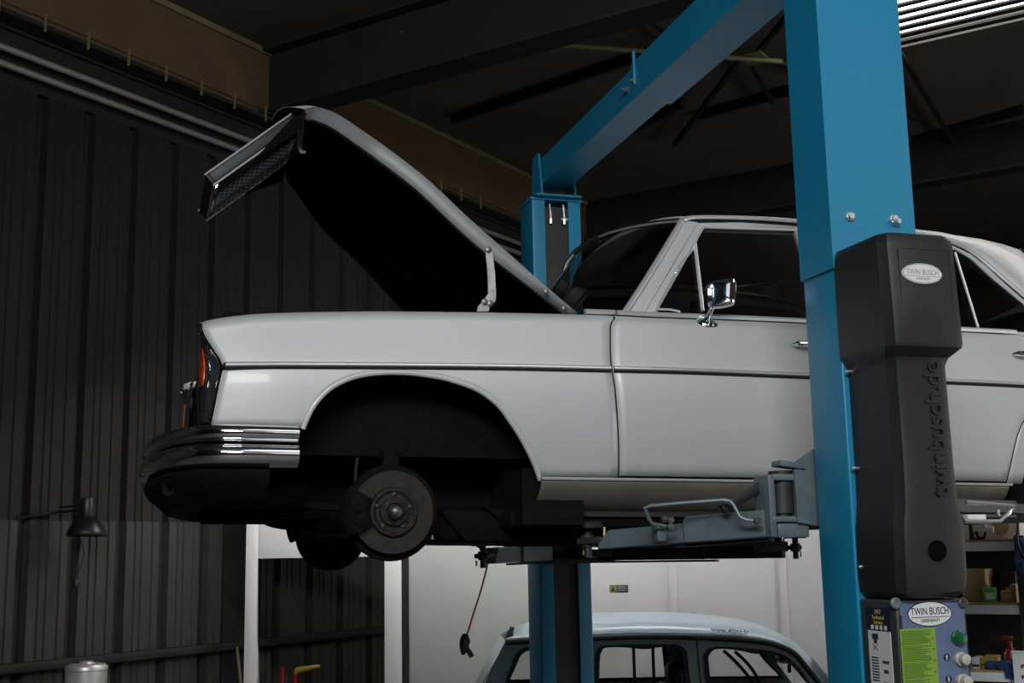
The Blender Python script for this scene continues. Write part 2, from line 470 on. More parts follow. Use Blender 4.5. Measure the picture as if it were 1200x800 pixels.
for mir in (None, WID):
    side = 'near' if mir is None else 'far'
    fender = side_panel(fs, fender_low, sl=fend_front, sr=lambda h: door_front(h) - GAP/2, extra=[(.20, .004), (.205, .03)]).build('front_fender', 'silver', car, mirror=mir, solid=-.0012)
    # rolled lip round the wheel opening
    lp = [V((p.x, W(p.x, p.z) + .004, p.z - .002)) for p in spline(arch_pts, 4)]
    mb = MB(); mb.tube(lp, .0085, 8); mb.build('arch_lip', 'silver', fender, mirror=mir)
    door = side_panel(grid(SD, 1.70, 26), lambda s: SILL + .008, sl=lambda h: door_front(h) + GAP/2, dtop=[.06, .048, .036, .024, .014, .009], extra=[(.10, .006)]).build('front_door', 'silver', car, mirror=mir, solid=-.0012)
    rdoor = side_panel(grid(1.706, SR, 20), lambda s: SILL + .008, sr=lambda h: rdoor_rear(h) - GAP/2, dtop=[.06, .048, .036, .024, .014, .009], extra=[(.10, .006)]).build('rear_door', 'silver', car, mirror=mir, solid=-.0012)
    rfend = side_panel(rs, rear_low, sl=lambda h: rdoor_rear(h) + GAP/2, blend=.05, extra=[(.20, .0), (.25, .0)]).build('rear_fender', 'silver', car, mirror=mir, solid=-.0012)
    # dark jamb behind the shut lines
    mb = MB()
    for f in (door_front, rdoor_rear, lambda h: 1.703):
        pts = [V((f(h), W(f(h), h) + .012, h)) for h in grid(SILL + .005, T(f(.9)) - .03, 16)]
        mb.sweep(pts, [(-.0, -.02), (.0, .02), (.008, .02), (.008, -.02)], up=V((1,0,0)))
    mb.box(.75, 2.38, .075, .085, SILL - .004, SILL + .03)
    mb.build('door_jamb', 'black_gap', car, mirror=mir)
    # chrome side strips with black lower half
    for parent, a, b in ((fender, interp([(0, cw(264, 427, 0).x)], 0), door_front(.8) - .006), (door, door_front(.8) + .006, 1.697), (rdoor, 1.709, rdoor_rear(.8) - .006), (rfend, rdoor_rear(.8) + .006, 3.6)):
        mb = MB(); path = [V((s, W(s, TR(s)), TR(s))) for s in grid(a, b, 14)]
        sec = [(.004, .013), (-.006, .011), (-.011, .006), (-.012, .001), (-.010, -.002), (.004, -.002)]
        mb.loft([[V((p.x, p.y + o, p.z + u)) for o, u in sec] for p in path], closed=True, caps=True)
        st = mb.build('side_strip', 'edge_chrome', parent, mirror=mir)
        mb = MB(); sec = [(.004, -.002), (-.010, -.002), (-.011, -.007), (-.006, -.012), (.004, -.013)]
        mb.loft([[V((p.x, p.y + o, p.z + u)) for o, u in sec] for p in path], closed=True, caps=True)
        if parent is fender:
            mb.tube([path[0] + V((-.006, -.004, .0)), path[0] + V((.002, -.004, 0))], [.007, .011], 10)
        mb.build('strip_rubber', 'black_gap', parent, mirror=mir)
    # sill: chrome rail and rocker panel
    mb = MB(); a = ARCH1 - .004
    sec = [(.045, SILL - .001), (.028, SILL - .001), (.022, SILL - .005), (.024, SILL - .010), (.045, SILL - .012)]
    mb.loft([[V((s, o, u)) for o, u in sec] for s in grid(a, 2.37, 20)], closed=True, caps=True)
    mb.build('sill_strip', 'edge_chrome', car, mirror=mir)
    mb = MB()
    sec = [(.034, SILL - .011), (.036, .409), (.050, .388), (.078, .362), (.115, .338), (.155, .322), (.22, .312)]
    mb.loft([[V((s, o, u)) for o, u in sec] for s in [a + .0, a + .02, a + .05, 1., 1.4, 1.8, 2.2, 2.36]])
    mb.build('rocker_panel', 'sill_shade', car, mirror=mir, solid=-.0012)

    # ---- greenhouse on the side
    def wg(h, o=0.0): return .105 + o + max(h - 1.02, 0) * .40
    def gp(lst, o=0.0): return [cw(x, y, lambda h: wg(h, o)) for x, y in lst]
    def onw(s, h, o=0.0): return V((s, wg(h, o), h))
    sB = 1.70
    hb = lambda s: T(s) - .002
    # front door frame
    tl, t2, t3 = gp([(818,261.2), (870,260.6), (935,265.0)])
    topB = onw(sB, t3.z + (sB - t3.x) * .01)
    bl = gp([(752.5,369)])[0]
    outer = [onw(bl.x, hb(bl.x) - .004), tl, t2, t3, topB, onw(sB, hb(sB) - .004)]
    il, itl, itr = gp([(766,364.5), (824,266.6), (935,269.8)])
    hole = [onw(il.x, hb(il.x) + .012), itl, itr, onw(1.63, itr.z + .004), onw(1.645, hb(1.645) + .012)]
    mb = MB(); mb.fill(outer, [hole], (0, .022, 0)); fr = mb.build('window_frame', 'silver', door, mirror=mir, angle=20)
    mb = MB(); mb.tube([p + V((0, -.002, 0)) for p in (hole[0], itl, itr, hole[3])], .0045, 8); mb.build('frame_moulding', 'edge_chrome', door, mirror=mir)
    mb = MB(); mb.fill([p + V((0, .011, 0)) for p in hole]); mb.build('side_glass', 'glass', door, mirror=mir)
    # belt chrome
    for par, s0, s1 in ((door, .80, 1.695), (rdoor, 1.71, 2.50), (fender, .68, .79)):
        mb = MB(); path = [onw(s, T(s) + .001, -.012) for s in grid(s0, s1, 12)]
        mb.loft([[V((p.x, p.y + o, p.z + u)) for o, u in ((.02, .016), (-.001, .013), (-.006, .006), (-.004, -.004), (.02, -.006))] for p in path], closed=True, caps=True)
        mb.build('belt_strip', 'edge_chrome', par, mirror=mir)
    # vent wing: divider, wing frame, glass handled by side_glass
    mb = MB(); a_, b_ = gp([(814,281), (823.5,364)], -.003); mb.tube([a_, b_], .0072, 8)
    a_, b_, c_ = gp([(812.5,291), (793,315), (769,362)], -.001); mb.tube([a_, b_], .005, 8); mb.tube([b_, c_], .003, 8)
    a_, b_, c_ = gp([(769,362), (785,362.5), (797,365)], .004); mb.tube([a_, b_, c_], .0045, 6)
    mb.build('vent_frame', 'edge_chrome', door, mirror=mir)
    mb = MB(); a_ = gp([(793, 318)], -.008)[0]; mb.obox(a_, V((.5, 0, .86)), V((0, 1, 0)), V((-.86, 0, .5)), .011, .006, .004, .002); mb.build('vent_latch', 'chrome', door, mirror=mir)
    # door handles
    for par, x, y in ((door, 940, 402.5), (rdoor, 1199, 414)):
        p = cw(x, y, 0); mb = MB(); w0 = W(p.x, p.z)
        path = [V((p.x + t, w0 - o, p.z)) for t, o in ((-.022, .004), (-.01, .022), (.03, .032), (.10, .034), (.15, .026), (.17, .004))]
        mb.tube(path, [.006, .011, .012, .012, .012, .007], 10)
        mb.build('door_handle', 'chrome', par, mirror=mir)
    # rear door frame
    drip = gp([(801,257.6),(811,254.8),(847,254.6),(890,256),(935,259.4),(1000,265.5),(1060,272),(1100,279),(1117,284),(1137,293.5),(1157,309),(1182,331),(1200,346.5),(1228,372),(1243,391)], -.006)
    wtop = gp([(1119,292),(1137.5,302.5),(1162,325),(1187.5,346),(1200,356),(1233,387.5)])
    rtop = gp([(1085,283),(1117,288),(1137,297.5),(1157,313),(1182,336),(1200,351.5),(1240,389)])
    sA = sB + .008
    top0 = onw(sA, topB.z)
    outer = [onw(sA, hb(sA) - .004), top0] + rtop + [onw(rtop[-1].x - .03, hb(2.5) - .004)]
    ent = onw(sA + .06, wtop[0].z + .015)
    hole = [onw(sA + .055, hb(sA) + .012), ent] + wtop[:-1] + [onw(wtop[-1].x - .035, hb(2.5) + .012)]
    mb = MB(); mb.fill(outer, [hole], (0, .022, 0)); mb.build('window_frame', 'silver', rdoor, mirror=mir, angle=20)
    mb = MB(); mb.tube([p + V((0, -.002, 0)) for p in hole[1:]], .0045, 8); mb.build('frame_moulding', 'edge_chrome', rdoor, mirror=mir)
    mb = MB(); mb.fill([p + V((0, .011, 0)) for p in hole]); mb.build('side_glass', 'glass', rdoor, mirror=mir)
    mb = MB(); a_, b_ = gp([(1119,296), (1146,383.5)], -.003); mb.tube([a_, b_], .0055, 8); mb.build('window_divider', 'edge_chrome', rdoor, mirror=mir)
    # drip rail with the dark line below it
    dr = spline(drip, 3)
    mb = MB(); mb.tube(dr, .0085, 8); mb.build('drip_rail', 'edge_chrome', car, mirror=mir)
    mb = MB(); mb.tube([p + V((0, .016, -.014)) for p in dr], .009, 6); mb.build('drip_gap', 'black_gap', car, mirror=mir)
    # windscreen post
    pil = gp([(733,366),(751,369),(784,317),(818,260.5),(801,258),(797,260.5),(766,311)], .004)
    pil[0].z = T(pil[0].x) - .01; pil[1].z = T(pil[1].x) - .01
    mb = MB(); mb.prism(pil, V((0, .05, 0))); mb.build('windscreen_post', 'silver', car, mirror=mir)
    mb = MB(); wc = gp([(732.5,364.5),(748,341),(766,312.5),(784,283),(794,266.5),(797.5,259.5)], -.004)
    mb.tube(spline(wc, 3), .0105, 10); mb.build('windscreen_moulding', 'edge_chrome', car, mirror=mir)
    if mir is None:
        wc_near = wc; drip_near = drip
    # rear quarter (roof post behind the rear window)
    sil = [cw(x, y, lambda h: wg(h, .10)) for x, y in ((1060,268.5),(1100,272.5),(1117,275.5),(1150,280),(1175,286),(1195,292.5),(1200,296),(1225,322),(1252,352),(1275,378))]
    dd = [drip[6], drip[7], drip[8], drip[9], drip[10], drip[11], drip[12], drip[13], drip[14], drip[14] + V((.10, 0, -.01))]
    rows = [[a + V((0, .003, 0)), a.lerp(b, .3) + V((0, -.012, .004)), a.lerp(b, .7) + V((0, -.012, .006)), b] for a, b in zip(dd, sil)]
    mb = MB(); mb.loft(rows); mb.build('roof_post', 'silver', car, mirror=mir, solid=-.0012)
    if mir is None: sil_near = sil
    mb = MB(); rw = sil[5:]; mb.tube([p + V((.0, .004, .004)) for p in rw], .009, 8); mb.build('rear_window_moulding', 'chrome', car, mirror=mir)

# ---- roof skin
hd = drip_near
roofrows = []
st = [hd[0] + V((-.004, .004, .002)), hd[1] + V((0, .004, .003)), hd[2], hd[3], hd[4], hd[5]] + [hd[6], hd[7], hd[8]]
for i, p in enumerate(st):
    x, w0, z = p.x, p.y + .004, p.z + .004
    cr_ = [.055, .056, .058, .062, .066, .07, .07, .065, .06][i]
    if i >= 6:
        q = sil_near[i - 6]; w0, z, x = q.y, q.z, q.x
    row = []
    for k in range(17):
        t = k / 16; w = w0 + (WID - 2 * w0) * t; c = 1 - (2 * t - 1) ** 2
        cc = 1 - abs(2 * t - 1) ** 3.2
        xs = x - (.10 * c if i < 2 else (.05 * c if i == 2 else 0))
        row.append(V((xs, w, z + cr_ * cc * (.55 if i == 0 else 1))))
    roofrows.append(row)
for q in sil_near[3:6]:
    roofrows.append([V((q.x + .03 * (1 - (2*k/16-1)**2), q.y + (WID - 2*q.y) * k/16, q.z + .045 * (1 - abs(2*k/16-1)**3))) for k in range(17)])
MB().loft(roofrows).build('roof', 'silver', car, solid=-.0012)
# rear window
rw = [[V((q.x + .06*(1 - (2*k/8-1)**2), q.y + (WID - 2*q.y) * k/8, q.z + .03*(1 - (2*k/8-1)**2))) for k in range(9)] for q in sil_near[5:]]
MB().loft(rw).build('rear_window', 'glass', car)
# windscreen: wraps forward in the middle
ws = []
for p in spline(wc_near, 3):
    row = []
    for k in range(15):
        t = k / 14; c = 1 - abs(2 * t - 1) ** 2.2
        row.append(V((p.x - .17 * c + .01, p.y + .006 + (WID - 2 * p.y - .012) * t, p.z + .045 * c * max(0, (p.z - 1.03) / .4))))
    ws.append(row)
MB().loft(ws).build('windscreen', 'glass', car)
mb = MB(); mb.tube([v + V((-.006, 0, .006)) for v in ws[-1]], .011, 8); mb.tube([v + V((-.004, 0, .0)) for v in ws[0]], .011, 8)
mb.build('windscreen_surround', 'chrome', car)
# cowl in front of the windscreen
mb = MB(); mb.loft([[V((s, w, z)) for w in grid(.19, WID - .19, 8)] for s, z in ((.60, .985), (.70, 1.0), (.84, 1.012))]); mb.build('cowl', 'silver', car, solid=-.002)
# trunk lid and tail
mb = MB(); tl_ = []
for s in grid(2.62, 3.80, 10):
    z = T(s) - .002; c0 = .05 if s < 3.7 else .03
    tl_.append([V((s, .20 + (WID - .40) * k / 10, z + c0 * (1 - abs(2*k/10-1)**3))) for k in range(11)])
tl_.append([V((v.x + .03, v.y, v.z - .10)) for v in tl_[-1]]); tl_.append([V((v.x + .02, v.y, .5)) for v in tl_[-1]])
mb.loft(tl_); mb.build('trunk_lid', 'silver', car, solid=-.002)

mb = MB(); rb = spline([V((3.50, .035, .52)), V((3.70, .075, .52)), V((3.82, .16, .52)), V((3.87, .40, .52)), V((3.88, MID, .52)), V((3.87, WID - .40, .52)), V((3.82, WID - .16, .52)), V((3.70, WID - .075, .52)), V((3.50, WID - .035, .52))], 4)
mb.sweep(rb[::-1], [(-.02, .05), (.015, .045), (.03, .0), (.015, -.05), (-.02, -.055)]); mb.build('rear_bumper', 'chrome', car, angle=50)
mb = MB()
for w0 in (.22, WID - .25): mb.box(2.40, 3.70, w0, w0 + .03, .38, .96)
mb.box(3.66, 3.72, .17, WID - .17, .46, .88); mb.build('rear_wheel_house', 'under', car)
# ---- interior
mb = MB(); mb.box(.62, 3.0, .16, WID - .16, .30, .335); mb.box(.60, .64, .2, WID - .2, .33, .97); mb.build('cabin_floor', 'leather', car)
mb = MB()
mb.prism([V((.66, .2, .80)), V((.66, .2, .99)), V((.78, .2, 1.0)), V((.95, .2, .97)), V((.98, .2, .88)), V((.9, .2, .80))], V((0, WID - .4, 0)), .02)
mb.build('dashboard', 'leather', car)
for w0 in (.26, 1.0):
    mb = MB(); mb.box(1.35, 1.85, w0, w0 + .55, .5, .68, .05, 3); mb.build('seat_cushion', 'leather', car)
    mb = MB(); mb.obox(V((1.86, w0 + .275, .86)), V((0, 1, 0)), V((.22, 0, .97)), V((.97, 0, -.22)), .27, .27, .065, .05, 3)
    mb.build('seat_back', 'leather', car)
mb = MB(); mb.box(2.15, 2.6, .25, WID - .25, .5, .68, .06, 3); mb.obox(V((2.66, MID, .87)), V((0, 1, 0)), V((.25, 0, .96)), V((.96, 0, -.25)), .65, .3, .07, .05, 3); mb.build('rear_bench', 'leather', car)
mb = MB(); c = V((1.13, .50, .945)); ax = V((.86, 0, .38)).normalized(); bx = V((0, 1, 0)); nx = ax.cross(bx)
up_ = V((-.40, 0, .915)).normalized()
mb.tube([c + (bx * math.cos(t) + up_ * math.sin(t)) * .205 for t in [2*math.pi*k/36 for k in range(36)]], .012, 8, closed=True)
mb.tube([c - bx * .2, c - V((.02, 0, .01)), c + bx * .2], [.012, .02, .012], 8)
mb.lathe(c - V((.04, 0, .018)), V((.915, 0, .4)), [(.05, 0), (.05, .03), (.03, .045)], 20)
mb.build('steering_wheel', 'ivory', car)
mb = MB(); mb.cyl(c - V((.03, 0, .015)), V((.85, .5, .82)), .022); mb.build('steering_column', 'leather', car)
mb = MB(); mb.loft([[v + V((0, 0, -.03)) for v in r[1:-1]] for r in roofrows[2:]]); mb.build('headliner', 'leather', car)
# windscreen side of the body: inner pillars (far one is mirrored above)

# ---- door mirror on the near front door
mb = MB(); b0 = cw(826, 377.5, .085)
mb.lathe(b0 + V((0, .0, -.004)), V((0, -.35, .94)), [(.052, 0), (.050, .006), (.030, .014), (.016, .020)], 24)
mb2 = MB(); b1 = cw(836, 356, .03); mb.tube([b0 + V((0, -.004, .008)), b0.lerp(b1, .5) + V((.004, 0, .004)), b1], [.013, .010, .011], 12)
foot = mb.build('mirror_foot', 'chrome', door if False else car)
poly = px([(827,336),(831,330.5),(842,327.5),(857,325.7),(861,327.5),(862.8,333),(862,349),(859.5,356.5),(848,360),(836,361),(829,357),(826.5,347)], .02)
mb = MB(); cen = sum(poly, V((0, 0, 0))) / len(poly)
rows = []
for k, (sc_, dw) in enumerate(((.05, -.022), (.4, -.021), (.75, -.016), (.94, -.007), (1.0, .004), (1.0, .012), (.93, .014), (.05, .012))):
    rows.append([cen + (p - cen) * sc_ + V((-dw * .9 if False else dw * .55, dw * .8, 0)) for p in spline(poly + [poly[0]], 3)[:-1]])
mb.loft(rows, closed=True, caps=True); mb.build('mirror_shell', 'chrome', car)

# ---- headlight units
for mir in (None, WID):
    mb = MB(); mbc = MB(); mba = MB(); rows = []; crow = []; arow = []
    hs = grid(fend_front and .582, .905, 16)
    for h in hs:
        se = fend_front(h) + .002; q = (h - .74) / .17
        sf = -.608 - .012 * (1 - q * q)
        w0 = W(-.6, h) + .004
        crow.append([V((se + .004, w0 - .002, h)), V((se - .003, w0 - .009, h)), V((se - .012, w0 - .005, h)), V((se - .018, w0 + .010, h))])
        a = V((se - .012, w0 + .002, h)); b = V((sf - .006, w0 + .075, h)); c_ = V((sf - .010, w0 + .16, h)); e = V((sf + .004, w0 + .30, h))
        ctl = spline([a, a.lerp(b, .55) + V((-.008, -.010, 0)), b, c_, e], 4)
        rows.append(ctl)
    mbc.loft(crow)
    mbc.loft([[v for v in crow[0]], [v + V((.01, .05, -.012)) for v in crow[0]]]); 
    hl = mb.loft(rows).build('headlight', 'lamp_glass', car, mirror=mir, solid=-.003)
    mbc.build('headlight_bezel', 'chrome', hl, mirror=mir, solid=-.002)
    mb = MB(); sub = [r[5:13] for r, h in zip(rows, hs) if .695 < h < .835]
    mb.loft([[p + V((-.002, -.004, 0)) for p in r] for r in sub]); mb.build('turn_signal', 'amber', hl, mirror=mir, solid=.003)
    mb = MB()
    if mir is None: mb.tube([r[12] + V((-.004, -.004, 0)) for r in rows], .0045, 8)
    mb.tube([r[3] + V((-.003, -.004, 0)) for r in rows[2:-2]], .0022, 6)
    mb.build('headlight_ring', 'chrome', hl, mirror=mir)
    # inner panel between headlight and grille opening
    mb = MB(); mb.box(-.575, -.56, .33, .63, .58, .90); mb.build('front_panel', 'under', car, mirror=mir)

# ---- front bumper
plan = [V((-.335, -.028, 0)), V((-.42, -.032, 0)), V((-.52, -.032, 0)), V((-.585, -.015, 0)), V((-.645, .05, 0)), V((-.69, .15, 0)), V((-.732, .35, 0)), V((-.758, .62, 0)), V((-.766, MID, 0))]
plan = spline(plan, 4); plan = plan + [V((p.x, WID - p.y, 0)) for p in plan[-2::-1]]
def bsweep(sec, name, mat, z0=0, shrink=0):
    mb = MB(); path = [p + V((0, 0, z0)) for p in plan]
    mb.sweep(path, sec); return mb.build(name, mat, car, angle=50)
c0 = cw(352, 501, -.03).z
# out is +, measured from the photograph: upper blade, lower blade, dark apron
up_sec = [(-.02, c0 + .002), (.012, c0 + .004), (.030, c0 - .003), (.038, c0 - .016), (.036, c0 - .032), (.024, c0 - .044), (.010, c0 - .050), (-.02, c0 - .050)]
lo_sec = [(-.02, c0 - .052), (.012, c0 - .054), (.034, c0 - .062), (.046, c0 - .078), (.046, c0 - .095), (.036, c0 - .112), (.016, c0 - .124), (-.02, c0 - .126)]
ap_sec = [(-.03, c0 - .13), (.012, c0 - .132), (.024, c0 - .142), (.020, c0 - .16), (.006, c0 - .18), (-.02, c0 - .20), (-.06, c0 - .235), (-.10, c0 - .245), (-.10, c0 - .13)]
bump = bsweep(up_sec, 'front_bumper', 'chrome')
MBtmp = MB(); MBtmp.sweep([p.copy() for p in plan], lo_sec); MBtmp.build('lower_blade', 'chrome', bump, angle=50)
MBtmp = MB(); MBtmp.sweep([p.copy() for p in plan[4:-4]], ap_sec); MBtmp.build('front_apron', 'under', car, angle=50)
mb = MB(); p = V((-.705, .22, c0 - .175)); mb.lathe(p, V((-.8, -.6, 0)), [(.03, -.03), (.03, .012), (.022, .012), (.020, -.01)], 20, caps=False); mb.build('tow_eye', 'rust_dark', car)

# ---- hood, open
def ux(n):
    return n
edge_px = [(676,366),(640,335.5),(600,300),(550,256),(500,209),(450,170.5),(430,156.5),(412,144),(395,133.5),(380,127.5),(368,125.2),(357,127.8)]
def hw(i, n): 
    t = i / (n - 1); return .20 + .36 * t ** 1.6
edge = [cw(x, y, hw(i, len(edge_px))) for i, (x, y) in enumerate(edge_px)]
edge = spline(edge, 3); nE = len(edge)
hrows = []; irows = []; flr = []
for i, p in enumerate(edge):
    t = (edge[min(i+1, nE-1)] - edge[max(i-1, 0)]); t = V((t.x, 0, t.z)).normalized()
    nrm = V((-t.z, 0, t.x)) if True else None           # outward (up when closed)
    if nrm.dot(V((.57, 0, .82))) < 0: nrm = -nrm
    f = i / (nE - 1); crown = .012 + .045 * min(1, f * 2.2)
    row = []
    for k in range(17):
        q = k / 16; w = p.y + (WID - 2 * p.y) * q; c = 1 - abs(2 * q - 1) ** 2.4
        row.append(V((p.x, w, p.z)) + nrm * crown * c + t * (.10 * c * f ** 4))
    hrows.append(row)
    fw = .046 * min(1, .30 + f * 3.2)
    if f > .9: fw *= max(.35, 1 - (f - .9) * 6)
    flr.append([V((p.x, p.y, p.z)), V((p.x, p.y + .030, p.z)) - nrm * fw, V((p.x, p.y + .05, p.z)) - nrm * (fw + .002)])
    irows.append([v - nrm * (fw * .8) for v in row[1:-1]])
hood = MB().loft(hrows).build('hood', 'silver', car, solid=-.0015)
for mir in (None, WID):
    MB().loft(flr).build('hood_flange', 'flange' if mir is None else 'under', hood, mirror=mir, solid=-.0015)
MB().loft(irows).build('hood_lining', 'lining', hood, solid=-.004)
mb = MB()                                               # stiffening ribs of the inner frame
for k in (3, 7, 11):
    mb.tube([r[k] - V((.006, 0, .01)) for r in irows[2:-2]], .012, 6)
mb.build('hood_rib', 'lining', hood)
for x, y in ((640,341.5),(661,361.5)):
    p = cw(x, y, .195); mb = MB(); mb.lathe(p, V((0, -1, 0)), [(.009, 0), (.009, .006), (.004, .008)], 8); mb.build('hinge_bolt', 'iron', hood)
# radiator grille shell that lifts with the hood
g_top = cw(352, 127.5, .655); g_bot = cw(240.5, 206, .655)
gd = (g_bot - g_top); gl = gd.length; gd.normalize(); gn = V((gd.z, 0, -gd.x))
if gn.x > 0: gn = -gn                                     # forward of the shell (up and left)
GW0, GW1 = .655, WID - .655
mbg = MB()
for w0, w1 in ((GW0, GW0 + .03), (GW1 - .03, GW1)):
    mbg.obox(V((0, (w0 + w1)/2, 0)) + V((g_top.x, 0, g_top.z)) + gd * (gl/2) - gn * .02, gd, V((0, 1, 0)), gn, gl/2, .015, .024, .008, 3)
mbg.obox(V((g_top.x, MID, g_top.z)) + gd * .015 - gn * .02, gd, V((0, 1, 0)), gn, .028, (GW1 - GW0)/2, .03, .01, 3)
mbg.obox(V((g_top.x, MID, g_top.z)) + gd * (gl - .012) - gn * .02, gd, V((0, 1, 0)), gn, .012, (GW1 - GW0)/2, .022, .006, 3)
grille = mbg.build('radiator_grille', 'blacksteel', hood)
for w0 in (GW0, GW1):
    for a_, b_ in ((.004, 0), (-.046, .03)):
        mb = MB(); q0 = V((g_top.x, w0, g_top.z)) + gn * a_ + gd * b_; mb.tube([q0, q0 + gd * (gl - b_)], .0042, 8); mb.build('chrome_edge', 'edge_chrome', grille)
mb = MB(); 
for k in range(1, 15):
    mb.obox(V((g_top.x, MID, g_top.z)) + gd * (.05 + (gl - .08) * k / 15) - gn * .035, gd, V((0, 1, 0)), gn, .003, (GW1 - GW0)/2 - .03, .010)
for k in range(1, 11):
    mb.obox(V((g_top.x, GW0 + (GW1 - GW0) * k / 11, g_top.z)) + gd * (gl/2 + .01) - gn * .05, gd, V((0, 1, 0)), gn, gl/2 - .03, .002, .004)
mb.build('grille_bars', 'blacksteel', grille)
mb = MB(); mb.obox(V((g_top.x, MID, g_top.z)) + gd * (gl/2) - gn * .012, gd, V((0, 1, 0)), gn, gl/2 - .02, .012, .012, .004); mb.build('grille_centre_bar', 'chrome', grille)
# dark surround plate closing the hood nose to the shell
tip = edge[-1]
for mir_ in (0, 1):
    mb = MB()
    f_ = (lambda w: w) if not mir_ else (lambda w: WID - w)
    a = V((tip.x, f_(tip.y), tip.z)); b = V((g_top.x, f_(GW0), g_top.z)); c_ = b + gd * (gl * .55) - gn * .05; e = a + gd * .05 - gn * .05
    mb.prism([a, b, c_, e], V((.004, 0, -.004)))
    mb.build('hood_nose_plate', 'under', hood)
mb = MB(); pts = [cw(x, y, .72) for x, y in ((352,138),(353.5,150),(351.5,163),(351,174),(353,178),(358,178.5))]
mb.tube(pts, [.014, .013, .011, .010, .008, .007], 8); mb.build('hood_latch_hook', 'hingepaint', hood)
for mir in (None, WID):
    pl = [cw(x, y, .235) for x, y in ((568.5,291),(573,289),(577,292),(580,318),(581.5,346),(581,353),(574,358),(573,365),(559,365),(560,359),(568,350),(573,344),(571.5,318))]
    mb = MB(); mb.prism(pl, V((0, .008, 0)), .0015, 1); hg = mb.build('hood_hinge', 'hingepaint', car, mirror=mir)
    for x, y in ((572.5,292.5),(568,353.5),(574.5,355.5)):
        p = cw(x, y, .232); mb = MB(); mb.lathe(p, V((0, -1, 0)), [(.012, -.004), (.012, .004), (.006, .007)], 10); mb.build('hinge_pivot', 'iron', hg, mirror=mir)

# ---- engine bay and underbody
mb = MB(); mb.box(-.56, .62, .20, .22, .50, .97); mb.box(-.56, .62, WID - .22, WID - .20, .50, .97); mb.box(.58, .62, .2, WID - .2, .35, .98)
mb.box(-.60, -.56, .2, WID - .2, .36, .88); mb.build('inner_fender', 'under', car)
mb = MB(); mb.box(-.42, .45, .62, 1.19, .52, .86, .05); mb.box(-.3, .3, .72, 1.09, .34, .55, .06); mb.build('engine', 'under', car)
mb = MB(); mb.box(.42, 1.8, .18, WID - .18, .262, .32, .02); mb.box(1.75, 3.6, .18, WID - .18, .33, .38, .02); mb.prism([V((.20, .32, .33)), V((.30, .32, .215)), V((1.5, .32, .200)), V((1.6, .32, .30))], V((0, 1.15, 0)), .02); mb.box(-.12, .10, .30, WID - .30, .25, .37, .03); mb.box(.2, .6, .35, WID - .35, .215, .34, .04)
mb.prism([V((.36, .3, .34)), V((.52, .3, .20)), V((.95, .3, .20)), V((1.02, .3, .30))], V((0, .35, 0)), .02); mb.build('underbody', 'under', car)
mb = MB()                                                # wheel-arch liner wall and rear closing
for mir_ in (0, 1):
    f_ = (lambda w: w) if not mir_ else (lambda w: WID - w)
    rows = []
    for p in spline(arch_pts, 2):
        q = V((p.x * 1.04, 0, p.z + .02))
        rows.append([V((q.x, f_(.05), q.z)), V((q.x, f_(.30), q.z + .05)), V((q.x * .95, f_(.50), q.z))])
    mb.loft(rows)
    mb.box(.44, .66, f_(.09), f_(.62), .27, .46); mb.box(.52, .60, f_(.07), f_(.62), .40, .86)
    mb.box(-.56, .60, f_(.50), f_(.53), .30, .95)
mb.build('wheel_house', 'under', car)
